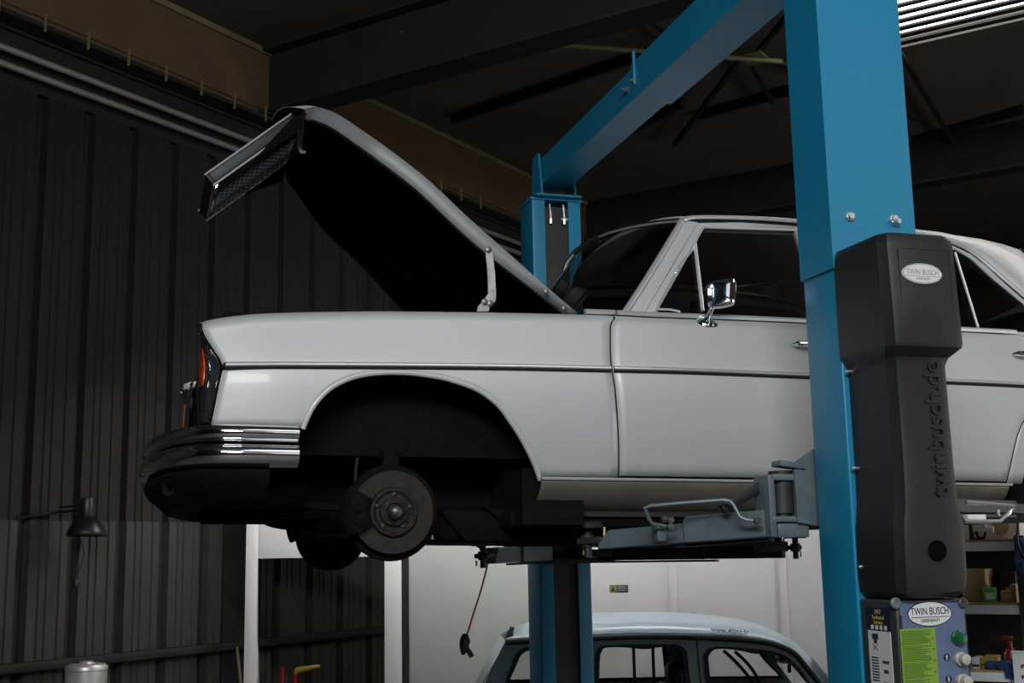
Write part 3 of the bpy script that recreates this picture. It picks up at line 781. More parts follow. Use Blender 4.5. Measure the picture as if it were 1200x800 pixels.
for mir in (None, WID):
    mb = MB(); turns = 6                                  # coil spring, arms, steering link
    mb.tube([V((.02 + .065*math.cos(t), .40 + .065*math.sin(t), .42 + .052*t/ (2*math.pi) * 1.2)) for t in [2*math.pi*k/14 for k in range(14*turns)]], .009, 6)
    mb.build('coil_spring', 'rust_dark', car, mirror=mir)
    mb = MB(); mb.bar((.0, .16, .25), (-.16, .60, .30), .10, .045, bevel=.012); mb.bar((.0, .16, .25), (.18, .60, .30), .09, .04, bevel=.012); mb.lathe((.0, .17, .20), (0, 0, 1), [(.03, 0), (.036, .02), (.03, .07)], 14); mb.build('lower_control_arm', 'under', car, mirror=mir)
    mb = MB(); mb.bar((.0, .18, .50), (.12, .52, .54), .05, .03, bevel=.008); mb.bar((.0, .18, .50), (-.12, .52, .54), .05, .03, bevel=.008); mb.build('upper_control_arm', 'under', car, mirror=mir)
    mb = MB(); mb.bar((0, .165, .25), (0, .17, .50), .06, .05, up=V((0,1,0)), bevel=.012); mb.cyl((0, .13, .31), (0, .26, .31), .045); mb.build('steering_knuckle', 'under', car, mirror=mir)
    mb = MB(); mb.bar((.04, .19, .29), (.145, .20, .27), .03, .03, bevel=.006); mb.lathe((.148, .195, .235), (0, 0, 1), [(.010, 0), (.013, .008), (.022, .014), (.024, .05), (.012, .062), (.008, .08)], 14)
    mb.tube([(.148, .20, .275), (.16, .55, .275), (.17, .88, .275)], .013, 8); mb.build('tie_rod', 'under', car, mirror=mir)
    mb = MB(); p = V((.150, .188, .30)); mb.lathe(p, (0, 0, 1), [(.007, 0), (.007, .018)], 6); mb.lathe(V((.150, .188, .222)), (0, 0, 1), [(.006, 0), (.006, .014)], 6); mb.build('tie_rod_nut', 'bolt', car, mirror=mir)
    # brake disc with hub; caliper on the front side
    dz = 0 if mir is None else -.045
    o = V((-dz * .6, .12, .31 + dz)); ay = V((0, -1, 0))
    mb = MB(); mb.lathe(o, ay, [(.078, -.012), (.134, -.012), (.137, -.009), (.137, .009), (.134, .012), (.078, .012)], 48)
    disc = mb.build('brake_disc', 'rust', car, mirror=mir)
    mb = MB(); mb.lathe(o, ay, [(.082, -.01), (.082, .020), (.078, .026), (.070, .028), (.060, .022), (.048, .024), (.046, .034), (.030, .040), (.030, .03)], 40); mb.build('wheel_hub', 'rust_dark', disc, mirror=mir)
    mb = MB()
    for k in range(10):
        t = 2*math.pi*k/10; mb.obox(o + ay*.0265 + V((math.cos(t)*.073, 0, math.sin(t)*.073)), V((-math.sin(t), 0, math.cos(t))), ay, V((math.cos(t), 0, math.sin(t))), .010, .003, .003, .001)
    for k in range(8):
        t = 2*math.pi*(k+.4)/8; mb.obox(o + ay*.036 + V((math.cos(t)*.041, 0, math.sin(t)*.041)), V((-math.sin(t), 0, math.cos(t))), ay, V((math.cos(t), 0, math.sin(t))), .009, .003, .003, .001)
    mb.build('hub_flange', 'rust', disc, mirror=mir)
    for k in range(5):
        mb = MB(); t = 2*math.pi*k/5 + .3; q = o + V((math.cos(t)*.057, 0, math.sin(t)*.057)); mb.lathe(q + ay*.018, ay, [(.009, 0), (.009, .006), (.005, .008)], 10)
        mb.build('wheel_stud', 'blacksteel', disc, mirror=mir)
    mb = MB(); mb.lathe(o, ay, [(.026, .03), (.026, .045), (.021, .058), (.012, .066), (.0, .069)], 24); mb.build('grease_cap', 'iron', disc, mirror=mir)
    mb = MB(); mb.lathe(o + V((0, .04, 0)), ay, [(.03, 0), (.150, -.004), (.160, .006), (.155, .012)], 40); mb.build('splash_shield', 'under', car, mirror=mir)
    mb = MB()
    for a0, r0_, r1_, y0, y1 in ((math.pi, .085, .168, .075, .20),):
        secs = []
        for k in range(9):
            t = math.pi - .50 + 1.0 * k / 8
            secs.append([V((math.cos(t)*r, yy, .31 + math.sin(t)*r)) for r, yy in ((r0_, y0 + .01), (r0_ + .012, y0), (r1_ - .02, y0), (r1_, y0 + .02), (r1_, y1), (r0_, y1))])
        mb.loft(secs, closed=True, caps=True)
    mb.lathe(V((-.118, .080, .335)), ay, [(.028, -.01), (.028, .012), (.018, .016)], 16); mb.lathe(V((-.112, .080, .285)), ay, [(.024, -.01), (.024, .010), (.014, .014)], 16)
    mb.build('brake_caliper', 'under', car, mirror=mir)
    mb = MB(); mb.tube(spline([V((-.12, .14, .36)), V((-.10, .22, .50)), V((-.02, .24, .62)), V((.02, .25, .75))], 5), .006, 6); mb.build('brake_hose', 'black_gap', car, mirror=mir)
# anti-roll bar and worn rubber mounts ahead of the axle
mb = MB(); mb.tube(spline([V((.1, .25, .30)), V((-.20, .22, .33)), V((-.30, .34, .34)), V((-.32, MID, .34)), V((-.30, WID - .34, .33)), V((-.20, WID - .22, .30)), V((.1, WID - .25, .28))], 5), .014, 8)
for w in (.42, WID - .42): mb.box(-.35, -.26, w - .04, w + .04, .31, .42, .012)
mb.build('anti_roll_bar', 'under', car)
mb = MB(); mb.box(-.52, -.30, .24, WID - .24, .335, .39, .02); mb.build('front_crossmember', 'under', car)
# =================================================================== the two-post lift
LIFTM = mat4(LIFT_O, l_s, e_w, l_z)
lift = empty('car_lift', LIFTM, 'blue two-post vehicle lift carrying the silver sedan, with black motor cover and control box', 'car lift')
S0, S1 = 1.255, 1.545
TOPZ = 3.84

def cpost(y_out, y_in, z0, z1, name):
    """C-section post: back at y_out, flanges at y_in"""
    mb = MB(); th = .012 if y_in > y_out else -.012
    lip = .075
    poly = [(S0, y_out), (S1, y_out), (S1, y_in), (S1 - lip, y_in), (S1 - lip, y_in - th), (S1 - .012, y_in - th), (S1 - .012, y_out + th), (S0 + .012, y_out + th), (S0 + .012, y_in - th), (S0 + lip, y_in - th), (S0 + lip, y_in), (S0, y_in)]
    mb.prism([V((a, b, z0)) for a, b in poly], V((0, 0, z1 - z0)))
    bm = mb.bm
    es = [e for e in bm.edges if abs(e.verts[0].co.z - e.verts[1].co.z) > 1 and any(abs(e.verts[0].co.x - q) < 1e-4 for q in (S0, S1)) and any(abs(e.verts[0].co.y - q) < 1e-4 for q in (y_out, y_in))]
    bmesh.ops.bevel(bm, geom=es, offset=.008, segments=3, profile=.5, affect='EDGES')
    return mb.build(name, 'blue', lift)

YN_O, YN_I = -.63, -.435
YF_O, YF_I = 2.62, 2.395
post = cpost(YN_O, YN_I, 0.02, TOPZ, 'post')
# upper extension sleeve of the near post with its visible step
step_l = lw(950, 322, -.53).z
mb = MB(); o_ = .009
poly = [(S0 - o_, YN_I + .0), (S0 - o_, YN_O - .004), (S1 + o_, YN_O - .004), (S1 + o_, YN_I), (S1 + .001, YN_I), (S1 + .001, YN_O - .0005), (S0 - .001, YN_O - .0005), (S0 - .001, YN_I)]
mb.prism([V((a, b, step_l)) for a, b in poly], V((0, 0, TOPZ - step_l - .03)))
mb.build('post_sleeve', 'blue', post)
post2 = cpost(YF_O, YF_I, 0.02, TOPZ, 'post')
# dark slide channel and back plate inside both posts
mb = MB(); mb.box(S0 + .07, S1 - .07, YF_I + .02, YF_I + .03, .3, TOPZ - .03); mb.build('slide_channel', 'slot', post2)
mb = MB(); mb.box(S0 + .07, S1 - .07, YN_I - .03, YN_I - .02, .3, TOPZ - .03); mb.build('slide_channel', 'slot', post)
for par, y0, y1 in ((post, YN_O, YN_I), (post2, YF_O, YF_I)):
    a, b = sorted((y0, y1))
    mb = MB(); mb.box(S0 - .10, S1 + .10, a - .06, b + .10, .0, .022, .004); mb.build('base_plate', 'blue', par)
    mb = MB(); mb.box(S0 - .012, S1 + .012, a - .012, b + .012, TOPZ, TOPZ + .012, .003); mb.build('top_plate', 'blue', par)
    for sx in (S0 + .04, S0 + .115, S1 - .115, S1 - .04):
        yy = (b if par is post else a) + (-.03 if par is post else .03)
        mb = MB(); mb.lathe((sx, yy, TOPZ + .012), (0, 0, 1), [(.010, 0), (.010, .010), (.005, .010), (.005, .018)], 6); mb.build('top_bolt', 'bolt', par)
    mb = MB()
for sx in (S0 + .105, S1 - .105):
    mb = MB(); mb.tube([(sx, YF_I - .0, TOPZ - .02), (sx + .004, YF_I - .002, TOPZ - .10)], .005, 6); mb.lathe((sx + .004, YF_I - .002, TOPZ - .135), (0, 0, 1), [(.009, 0), (.009, .03)], 8); mb.build('cable_end', 'bolt', post2)
mb = MB(); p = lw(662, 257, YF_I + .018); mb.box(p.x - .022, p.x + .022, p.y - .004, p.y, p.z - .006, p.z + .006); mb.build('rating_plate', 'label_white', post2)
# crossbeam on brackets
bs0, bs1 = 1.315, 1.485
mb = MB(); zb0, zb1 = 3.93, 4.08
def channel(mb, w0, w1, o=0):
    poly = [(bs0 - o, zb0 - o), (bs1 + o, zb0 - o), (bs1 + o, zb0 + .012), (bs0 + .012, zb0 + .012), (bs0 + .012, zb1 - .012), (bs1 + o, zb1 - .012), (bs1 + o, zb1 + o), (bs0 - o, zb1 + o)]
    mb.prism([V((a, w0, z)) for a, z in poly], V((0, w1 - w0, 0)))
channel(mb, 1.0, 2.50); channel(mb, -.60, 1.03, .012)
beam = mb.build('crossbeam', 'blue', lift)
for w0, w1 in ((2.34, 2.52), (-.60, -.42)):
    mb = MB()
    mb.prism([V((bs0 - .02, w0, TOPZ + .012)), V((bs0 - .02, w1, TOPZ + .012)), V((bs0 - .02, w1 - .03, zb1 + .03)), V((bs0 - .02, w0 + .05, zb1 + .03))], V((.012, 0, 0)))
    mb.prism([V((bs1 + .008, w0, TOPZ + .012)), V((bs1 + .008, w1, TOPZ + .012)), V((bs1 + .008, w1 - .03, zb1 + .0)), V((bs1 + .008, w0 + .05, zb1 + .0))], V((.012, 0, 0)))
    mb.box(bs0 - .05, bs1 + .05, w0, w1, TOPZ + .012, TOPZ + .024)
    mb.build('beam_bracket', 'blue', beam)
for x, y in ((735,105),(745,94)):
    p = hit(x, y, LIFTM @ V((bs0 - .004, 0, 0)), l_s); q = LIFTM.inverted() @ p
    mb = MB(); mb.lathe(q, (-1, 0, 0), [(.014, -.004), (.014, .012), (.007, .012), (.007, .03)], 6); mb.build('beam_bolt', 'bolt', beam)
mb = MB(); mb.box(bs0 - .02, bs0 - .008, .985, 1.0, zb0 + .05, zb1 + .06, .002); mb.build('beam_stop', 'blue', beam)
# bolts on the near post
for x, y in ((995, 254), (1046, 257)):
    p = lw(x, y, YN_O - .004); mb = MB(); mb.lathe(p, (0, -1, 0), [(.014, 0), (.014, .008), (.010, .009), (.010, .018), (.006, .018)], 12)
    if x > 1000: mb.lathe(p + V((.004, 0, -.012)), (0, -1, 0), [(.012, 0), (.012, .014), (.008, .03)], 8)
    mb.build('post_bolt', 'bolt', post)

# carriages: near one with a visible cheek plate
def cheek(y0, y1, mb):
    pass
z_lo = lw(958, 621, -.42).z; z_hi = lw(958, 520, -.42).z
near_c = MB()
pl = [lw(x, y, -.42) for x, y in ((931,543),(958,524),(985,524),(985,621),(935,612))]
near_c.prism(pl, V((0, .02, 0)), .002, 1)
near_c.box(S0 + .05, S1 - .05, YN_I - .02, YN_I + .06, z_lo, z_hi + .3, .006)
near_c.box(S1, S1 + .10, YN_I + .01, YN_I + .10, z_lo + .02, z_lo + .16, .004)
carr = near_c.build('carriage', 'greymetal', lift)
pv = lw(917, 592, -.36)                                   # pivot of the near front arm
mb = MB(); mb.cyl((pv.x, pv.y, z_lo - .02), (pv.x, pv.y, z_lo + .19), .030, n=20); mb.cyl((pv.x, pv.y, z_lo + .055), (pv.x, pv.y, z_lo + .19), .040, n=24); mb.build('arm_pin', 'slot', carr)
mb = MB(); zc = lw(917, 557, -.36).z; zd = lw(917, 629, -.36).z
mb.obox(V((pv.x + .03, pv.y, zc - .008)), l_s*0 + V((1,0,0)), V((0,1,0)), V((0,0,1)), .085, .05, .010, .003)
mb.obox(V((pv.x - .062, pv.y, (zc + zd)/2)), V((1,0,0)), V((0,1,0)), V((0,0,1)), .011, .05, (zc - zd)/2, .003)
mb.obox(V((pv.x + .02, pv.y, zd + .055)), V((1,0,0)), V((0,1,0)), V((0,0,1)), .085, .052, .009, .003)
mb.obox(V((pv.x + .01, pv.y, zd + .02)), V((1,0,0)), V((0,1,0)), V((0,0,1)), .055, .045, .022, .003)
mb.build('arm_yoke', 'greymetal', carr)
mb = MB(); p = lw(924, 545, -.40); mb.obox(p, V((1,0,-.12)).normalized(), V((0,1,0)), V((.12,0,1)).normalized(), .045, .03, .009, .002); mb.build('lock_lever', 'greymetal', carr)

def arm(name, base, tip, par, mat, hb, ht, wb=.10, split=.52, pad=True, mat2=None, up_tip=.0):
    """telescopic arm: outer box beam from base, slimmer inner beam to the tip, screw pad on its end"""
    a = V(base); b = V(tip); m = a.lerp(b, split); d = (b - a).normalized(); L = (b - a).length
    side = V((0,0,1)).cross(d).normalized(); up = d.cross(side)
    mb = MB(); q = a.lerp(b, .985)
    # outer tube with chamfered end
    def beam_(p, q, wd, hh, ch):
        e = (q - p).normalized()
        prof = [p - up*hh/2, q - up*hh/2, q + up*(hh/2 - ch), q - e*ch*1.0 + up*hh/2, p + up*hh/2]
        mb.prism([v - side*wd/2 for v in prof], side*wd, .003, 1)
    beam_(a, m, wb, hb, .012)
    arm_o = mb.build('arm', mat, par)
    mb = MB(); beam_(m - d*.06 - up*(hb - ht)/2*.9, b - up*(hb-ht)/2*.9, wb*.72, ht, .045); mb.build('arm_extension', mat2 or mat, arm_o)
    mb = MB(); mb.bar(a - up*(hb/2 + .008), m + d*.05 - up*(hb/2 + .008), wb*.4, .010); mb.build('arm_gear_rail', 'blacksteel', arm_o)
    e = b - up*(hb-ht)/2*.9
    mb = MB(); mb.bar(e - d*.03, e + d*.085, .07, .022, bevel=.004); mb.lathe(e + d*.06 - V((0,0,.055)), (0,0,1), [(.014, 0), (.014, .035), (.024, .036), (.024, .075), (.014, .076), (.014, .10)], 14)
    mb.build('pad_holder', 'slot', arm_o)
    mb = MB(); mb.lathe(e + d*.06 + V((0,0,.045)), (0,0,1), [(.015, -.02), (.015, 0), (.055, .0), (.055, .014), (.048, .022)], 20); mb.build('lift_pad', 'black_gap', arm_o)
    mb = MB(); mb.cyl(e + d*.01 + side*-.03 + V((0,0,.01)), e + d*.01 + side*-.03 + V((0,0,.045)), .006, n=8); mb.cyl(e + d*.09 + side*-.02 + V((0,0,-.045)), e + d*.09 + side*-.02 + V((0,0,-.02)), .005, n=8); mb.build('pad_pin', 'brass', arm_o)
    return arm_o
base = lw(903, 613, -.36); tipn = lw(706, 629, .12)
arm_n = arm('arm', base, tipn, carr, 'greymetal', .084, .062, .10, .46)
mb = MB(); rod = [lw(x, y, w) for x, y, w in ((786,617.5,-.20),(764,613.5,-.22),(760,607,-.23),(755.5,595,-.24),(762,592.5,-.25),(800,589,-.30),(848,585.5,-.37),(856,587,-.38),(860,592,-.39),(867,605,-.40),(873,608.5,-.41),(888,610.5,-.42))]
mb.tube(rod, .0062, 8); mb.build('foot_guard', 'greymetal', arm_n)
for x, y, w in ((786,617,-.22),(888,610,-.43),(786,609,-.19),(779,608,-.17)):
    p = lw(x, y, w); mb = MB(); mb.lathe(p, (0, -1, 0), [(.011, -.012), (.011, .006), (.006, .006), (.006, .012)], 8); mb.build('guard_bolt', 'iron', arm_n)
mb = MB(); p = lw(773, 624, -.15); mb.box(p.x - .02, p.x + .012, p.y - .03, p.y + .02, p.z - .028, p.z + .024, .004); mb.build('stop_block', 'greymetal', arm_n)
mb = MB(); mb.bar(lw(846, 597, -.33), lw(909, 560, -.34), .02, .032, bevel=.003); mb.build('arm_strut', 'blacksteel', arm_n)
# near rear arm, seen at the right below the sill
brk = V((S1 + .03, -.36, base.z + .055)); tipr = lw(1215, 606, .10)
arm_r = arm('arm', brk, V((2.75, .30, base.z + .06)), carr, 'blacksteel', .05, .04, .09, .7)
mb = MB(); rod = [lw(x, y, -.30) for x, y in ((1132,588.5),(1160,590.5),(1189,593),(1183,600),(1172,610.5),(1150,611),(1130,610.5))]
mb.tube(rod, .0075, 8); mb.build('foot_guard', 'bolt', arm_r)
mb = MB(); p = lw(1143, 606, -.28); mb.box(p.x - .03, p.x + .045, p.y, p.y + .03, p.z - .012, p.z + .010, .003); mb.build('guard_bracket', 'shelfwhite', arm_r)
mb = MB(); p = lw(1169.5, 601, -.2); mb.cyl(p - V((0,0,.010)), p + V((0,0,.012)), .006); mb.build('guard_pin', 'bolt', arm_r)
# far carriage and its two arms
zf0, zf1 = lw(660, 660, YF_I).z, lw(660, 640, YF_I).z + .10
mb = MB(); mb.box(S0 + .05, S1 - .05, YF_I - .07, YF_I + .03, zf0, zf0 + .5, .006); mb.box(S0 - .09, S1 + .09, YF_I - .14, YF_I - .01, zf0, zf0 + .03, .004); mb.box(S0 - .09, S1 + .09, YF_I - .14, YF_I - .01, zf0 + .12, zf0 + .15, .004)
carf = mb.build('carriage', 'blacksteel', lift)
a = lw(690, 645, 2.25)
armf1 = arm('arm', V((S0 - .02, 2.28, zf0 + .07)), lw(572, 648, 1.72), carf, 'greymetal', .10, .075, .11, .56)
t0 = lw(716, 646, 2.16); t1 = lw(918, 640, 1.62)
mb = MB(); mb.tube([lw(x, y, 1.72) for x, y in ((577,646),(569,647),(563,642),(556,637),(552,636))], .006, 6); mb.build('foot_guard', 'blacksteel', armf1)
armf2 = arm('arm', V((S1 + .02, 2.28, zf0 + .07)), t1, carf, 'blacksteel', .115, .10, .11, .60)  # black colour stands for the raised car's shade on this arm
mb = MB(); p = lw(713, 644, 2.2); mb.bar(lw(676, 648, 2.25), lw(718, 648, 2.2), .05, .04, bevel=.01); mb.build('arm_gear', 'blacksteel', armf2)
mb = MB(); p = lw(912, 640, 1.62); mb.cyl(p - V((0,0,.05)), p + V((0,0,.08)), .02); mb.bar(lw(885, 641, 1.62), lw(922, 640, 1.6), .05, .05, bevel=.008); mb.build('pad_holder', 'blacksteel', armf2)

# motor cover: moulded box, wide head, waist, tapered foot
CF = -.897
zt = lw(1040, 268, CF).z; zw = lw(1055, 405, CF).z; zn = lw(1056, 425, -.865).z; zb = lw(1070, 702, -.86).z
def csec(s0, s1, yf, z, ch=.034, r=.02):
    pts = [V((s0, YN_O - .002, z)), V((s0, yf + ch, z)), V((s0 + .012, yf + ch*.45, z)), V((s0 + ch*.5, yf + .006, z)), V((s0 + ch, yf, z)), V((s1 - r*1.4, yf, z)), V((s1 - r*.4, yf + .008, z)), V((s1, yf + r*1.4, z)), V((s1, YN_O - .002, z))]
    return pts
cs = 1.250; ce = lw(1130, 400, CF).x; print('CE', ce)
secs = [csec(cs + .03, ce - .03, CF + .035, zt + .000), csec(cs + .012, ce - .012, CF + .014, zt - .006), csec(cs + .003, ce - .003, CF + .003, zt - .022), csec(cs, ce, CF, zt - .04),
        csec(cs, ce, CF - .006, zt - .2), csec(cs, ce + .002, CF - .008, zw + .012), csec(cs + .002, ce, CF - .004, zw), csec(cs + .020, ce - .026, CF + .026, zw - .026), csec(cs + .026, ce - .034, CF + .0335, zn - .004),
        csec(cs + .026, ce - .032, CF + .034, zn - .30), csec(cs + .024, ce - .028, CF + .035, zb + .27), csec(cs + .014, ce - .010, CF + .037, zb + .20), csec(cs + .012, ce - .012, CF + .040, zb + .06), csec(cs + .016, ce - .016, CF + .048, zb + .016), csec(cs + .03, ce - .03, CF + .07, zb)]
mb = MB(); mb.loft(secs, closed=True, caps=True)
cover = mb.build('motor_cover', 'abs', lift, angle=28)
tag(cover, 'black moulded plastic motor cover on the near post')
mb = MB(); mb.box(cs + .045, ce - .035, CF - .0075, CF - .004, zt - .058, zw + .03, .003, 2); mb.build('raised_panel', 'abs', cover)
# round recess as a flat black disc, its inner dark put into the colour
p = lw(1098, 645, CF + .038); mb = MB(); mb.lathe(p + V((0, -.003, 0)), (0, -1, 0), [(.030, 0), (.029, .002), (.026, .002), (.0245, -.0), (.022, -.001), (0, -.001)], 28); mb.build('dark_recess_disc', 'lining', cover)
for x, y in ((982,323),(993,435),(1003.5,548),(1013.5,664)):
    q = LIFTM.inverted() @ hit(x, y, LIFTM @ V((cs + .006, 0, 0)), l_s)
    mb = MB(); mb.lathe(V((cs + .02, -.655, q.z)), (-1, 0, 0), [(.005, -.02), (.005, .014), (.003, .017)], 8); mb.build('cover_screw', 'bolt', cover)
def face_m(p, xs=1.0):                                  # lettering frame on the outer face: x to the right, y up
    return Matrix.Translation(p) @ Matrix(((1,0,0,0),(0,0,-1,0),(0,1,0,0),(0,0,0,1)))
def face_rot(p):
    return Matrix.Translation(p) @ Matrix(((0,-1,0,0),(0,0,-1,0),(1,0,0,0),(0,0,0,1)))
def ellipse(p, a, b, n=40): return [p + V((math.cos(2*math.pi*k/n)*a, 0, math.sin(2*math.pi*k/n)*b)) for k in range(n)]
p = lw(1081, 320.5, CF - .012)
mb = MB(); mb.prism(ellipse(p, .068, .0305), V((0, .006, 0)), .0012, 1); mb.m = 1
mb.prism(ellipse(p + V((0, -.0006, 0)), .0665, .0292), V((0, .0002, 0))); mb.m = 0; mb.prism(ellipse(p + V((0, -.0010, 0)), .064, .0268), V((0, .0002, 0))); mb.m = 1
arch = lambda q: face_m(q)
mb.text('TWIN BUSCH', face_m(p + V((0, -.0016, .0035))), .0235, .0003, xs=.76)
mb.box(p.x - .060, p.x + .060, p.y - .0016, p.y - .0012, p.z - .0085, p.z - .0070)
mb.text('GERMANY', face_m(p + V((0, -.0016, -.0155))), .0105, .0003)
mb.build('maker_badge', ['label_white', 'inkgrey'], cover, recalc=True, angle=20)
p = lw(1098, 502, CF + .031)
mb = MB(); mb.text('twinbusch.de', face_rot(V((p.x - .002, CF + .0325, p.z))), .080, .0055, xs=.93); mb.build('relief_lettering', 'abs', cover, angle=25)

# control box under the cover
BF = -.815; bz1 = lw(1045, 704, BF).z; bs_ = 1.262; be_ = lw(1131, 706, BF).x; bz0 = bz1 - .42
mb = MB(); mb.box(bs_, be_, BF, YN_O - .002, bz0, bz1, .006, 3); cbox = mb.build('control_box', 'boxgrey', lift)
tag(cbox, 'grey-blue control box with lime label and push buttons')
mb = MB(); mb.box(bs_ + .012, be_ - .006, BF - .0035, BF + .001, bz0 + .01, bz1 - .008, .002); mb.m = 1
def frame_line(a, b, c, d_): mb.box(a, b, BF - .0042, BF - .003, c, d_)
frame_line(bs_ + .010, bs_ + .014, bz0 + .01, bz1 - .04); frame_line(be_ - .008, be_ - .004, bz0 + .01, bz1 - .04); frame_line(bs_ + .035, be_ - .03, bz1 - .009, bz1 - .006)
mb.build('front_foil', ['panel_blue', 'ink'], cbox, angle=20)
for x, y, c in ((1049.5, 706.5, 'greymetal'), (1128, 706.5, 'boxgrey')):
    p = lw(x, y, BF - .004); mb = MB(); mb.lathe(p, (0, -1, 0), [(.016, -.004), (.016, .003), (.012, .005), (.004, .003)], 20); mb.build('corner_screw', c, cbox)
p = lw(1089.5, 719, BF - .004)
mb = MB(); mb.m = 1; mb.prism(ellipse(p, .0735, .0355), V((0, .001, 0))); mb.m = 0; mb.prism(ellipse(p + V((0, -.0008, 0)), .0705, .0325), V((0, .0004, 0))); mb.m = 1
mb.text('TWIN BUSCH', face_m(p + V((0, -.0018, .007))), .0285, .0003, xs=.73)
mb.box(p.x - .062, p.x + .062, p.y - .0018, p.y - .0012, p.z - .0095, p.z - .0078)
mb.text('GERMANY', face_m(p + V((0, -.0018, -.0185))), .0135, .0003)
mb.build('maker_badge', ['label_white', 'ink'], cbox, angle=20)
tl_, tr_ = lw(1054.5, 737, BF - .0045), lw(1095.5, 736, BF - .0045); lab = tr_.x - tl_.x
mb = MB(); mb.box(tl_.x, tr_.x, BF - .0045, BF - .003, tl_.z - .24, tl_.z); mb.m = 1
random.seed(3); z = tl_.z - .006
blocks = [.92, 0]
row = 0
while z > tl_.z - .235:
    ln = (.95 if row == 0 else random.choice((.62, .72, .78, .85, .9)))
    if row % 11 == 10: z -= .002
    for seg in range(1):
        mb.box(tl_.x + .004, tl_.x + .004 + (lab - .010) * ln, BF - .0049, BF - .0046, z - .0022, z)
    z -= .0040; row += 1
mb.m = 2
for fz in (.027, .055, .087, .118): mb.box(tr_.x - .012, tr_.x - .005, BF - .0051, BF - .0046, tl_.z - fz - .005, tl_.z - fz)
mb.build('instruction_label', ['lime', 'limeink', 'redink'], cbox, angle=20)
p = lw(1121.5, 747, BF - .004); mb = MB(); mb.lathe(p, (0, -1, 0), [(.021, 0), (.021, .006), (.018, .009), (.018, .022), (.014, .028), (0, .03)], 28); mb.build('push_button', 'greenbtn', cbox)
for y in (771.5, 797):
    p = lw(1124 + (y - 771) * .09, y, BF - .004)
    mb = MB(); mb.lathe(p, (0, -1, 0), [(.019, 0), (.019, .012), (.015, .014), (.015, .034), (.012, .036), (0, .036)], 28); mb.build('push_button', 'whitebtn', cbox)
    q = lw(1109.5 + (y - 771) * .09, y - 1.5, BF - .0042); mb = MB(); mb.prism(ellipse(q, .0105, .0105, 24), V((0, .001, 0))); mb.m = 1
    sg = 1 if y < 780 else -1
    mb.prism([q + V((x_, -.0006, z_ * sg)) for x_, z_ in ((-.004, .001), (.004, .001), (0, .0075))], V((0, .0003, 0))); mb.box(q.x - .0017, q.x + .0017, q.y - .0006, q.y - .0003, q.z - .007, q.z + .007)
    mb.build('arrow_sign', ['ink', 'label_white'], cbox, angle=20)
# sticker on the box's side facing the front of the car
sx = bs_ - .0015
ymid0, ymid1 = -.785, -.665
mb = MB(); mb.box(sx, bs_, ymid0, ymid1, bz1 - .085, bz1 - .022); mb.m = 1
mb.box(sx - .0006, bs_, ymid0 + .004, ymid1 - .004, bz0, bz1 - .088)
side_m = lambda y, z: Matrix.Translation(V((sx - .0012, y, z))) @ Matrix(((0,0,-1,0),(-1,0,0,0),(0,1,0,0),(0,0,0,1)))
yc = (ymid0 + ymid1) / 2; mb.m = 2
mb.text('24/7', side_m(yc, bz1 - .034), .018, .0003); mb.text('Technical', side_m(yc, bz1 - .050), .016, .0003); mb.text('Service', side_m(yc, bz1 - .064), .016, .0003)
mb.m = 1
for k in range(4): mb.box(sx - .001, sx, yc - .040 + k*.022, yc - .028 + k*.022, bz1 - .084, bz1 - .072)
mb.m = 3
mb.box(sx - .0012, sx, yc + .005, yc + .035, bz1 - .112, bz1 - .096); mb.box(sx - .0012, sx, yc + .012, yc + .028, bz1 - .124, bz1 - .11)
for k in range(9): mb.box(sx - .0012, sx, yc + .010, yc + .045, bz1 - .166 - k*.008, bz1 - .162 - k*.008)
mb.box(sx - .0012, sx, yc - .042, yc - .010, bz1 - .178, bz1 - .170); mb.box(sx - .0012, sx, yc - .036, yc - .014, bz1 - .205, bz1 - .195); mb.box(sx - .0012, sx, yc - .045, yc - .012, bz1 - .25, bz1 - .23)
mb.m = 4; mb.bar((sx - .0014, yc + .008, bz1 - .142), (sx - .0014, yc + .030, bz1 - .126), .0008, .003, up=V((1,0,0))); mb.bar((sx - .0014, yc + .030, bz1 - .142), (sx - .0014, yc + .008, bz1 - .126), .0008, .003, up=V((1,0,0)))
mb.box(sx - .0013, sx, yc - .055, yc - .030, bz1 - .262, bz1 - .238)
mb.build('side_sticker', ['ink', 'label_white', 'yellowink', 'boxgrey', 'redink'], cbox, angle=20)
# =================================================================== the hall
WA = math.radians(58.0)
wd = V((math.cos(WA), math.sin(WA), 0)); wn = V((wd.y, -wd.x, 0))        # along the sheet wall / into the hall
_v = ray(0, 779); P0 = CAM + _v * (8.0 / _v.y); P0.z = 0
def H(t, n, z): return P0 + wd * t + wn * n + V((0, 0, z))
def hw_(x, y, n=0.0):                                      # photograph -> (t, z) on the wall plane n
    p = hit(x, y, P0 + wn * n, wn) - P0; return p.dot(wd), p.z
def hz(x, y, z): return hit(x, y, V((0, 0, z)), V((0, 0, 1)))
CZ = 6.2; T0, T1, N1 = -9.0, 24.0, 12.0

def hbox(mb, t0, t1, n0, n1, z0, z1, bevel=0):
    mb.obox(H((t0+t1)/2, (n0+n1)/2, (z0+z1)/2), wd, wn, V((0,0,1)), abs(t1-t0)/2, abs(n1-n0)/2, abs(z1-z0)/2, bevel)

mb = MB(); hbox(mb, T0, T1, -.4, N1, -.2, 0); struct(mb, 'floor', 'concrete')
mb = MB(); hbox(mb, T0, T1, -.4, N1, CZ, CZ + .2)
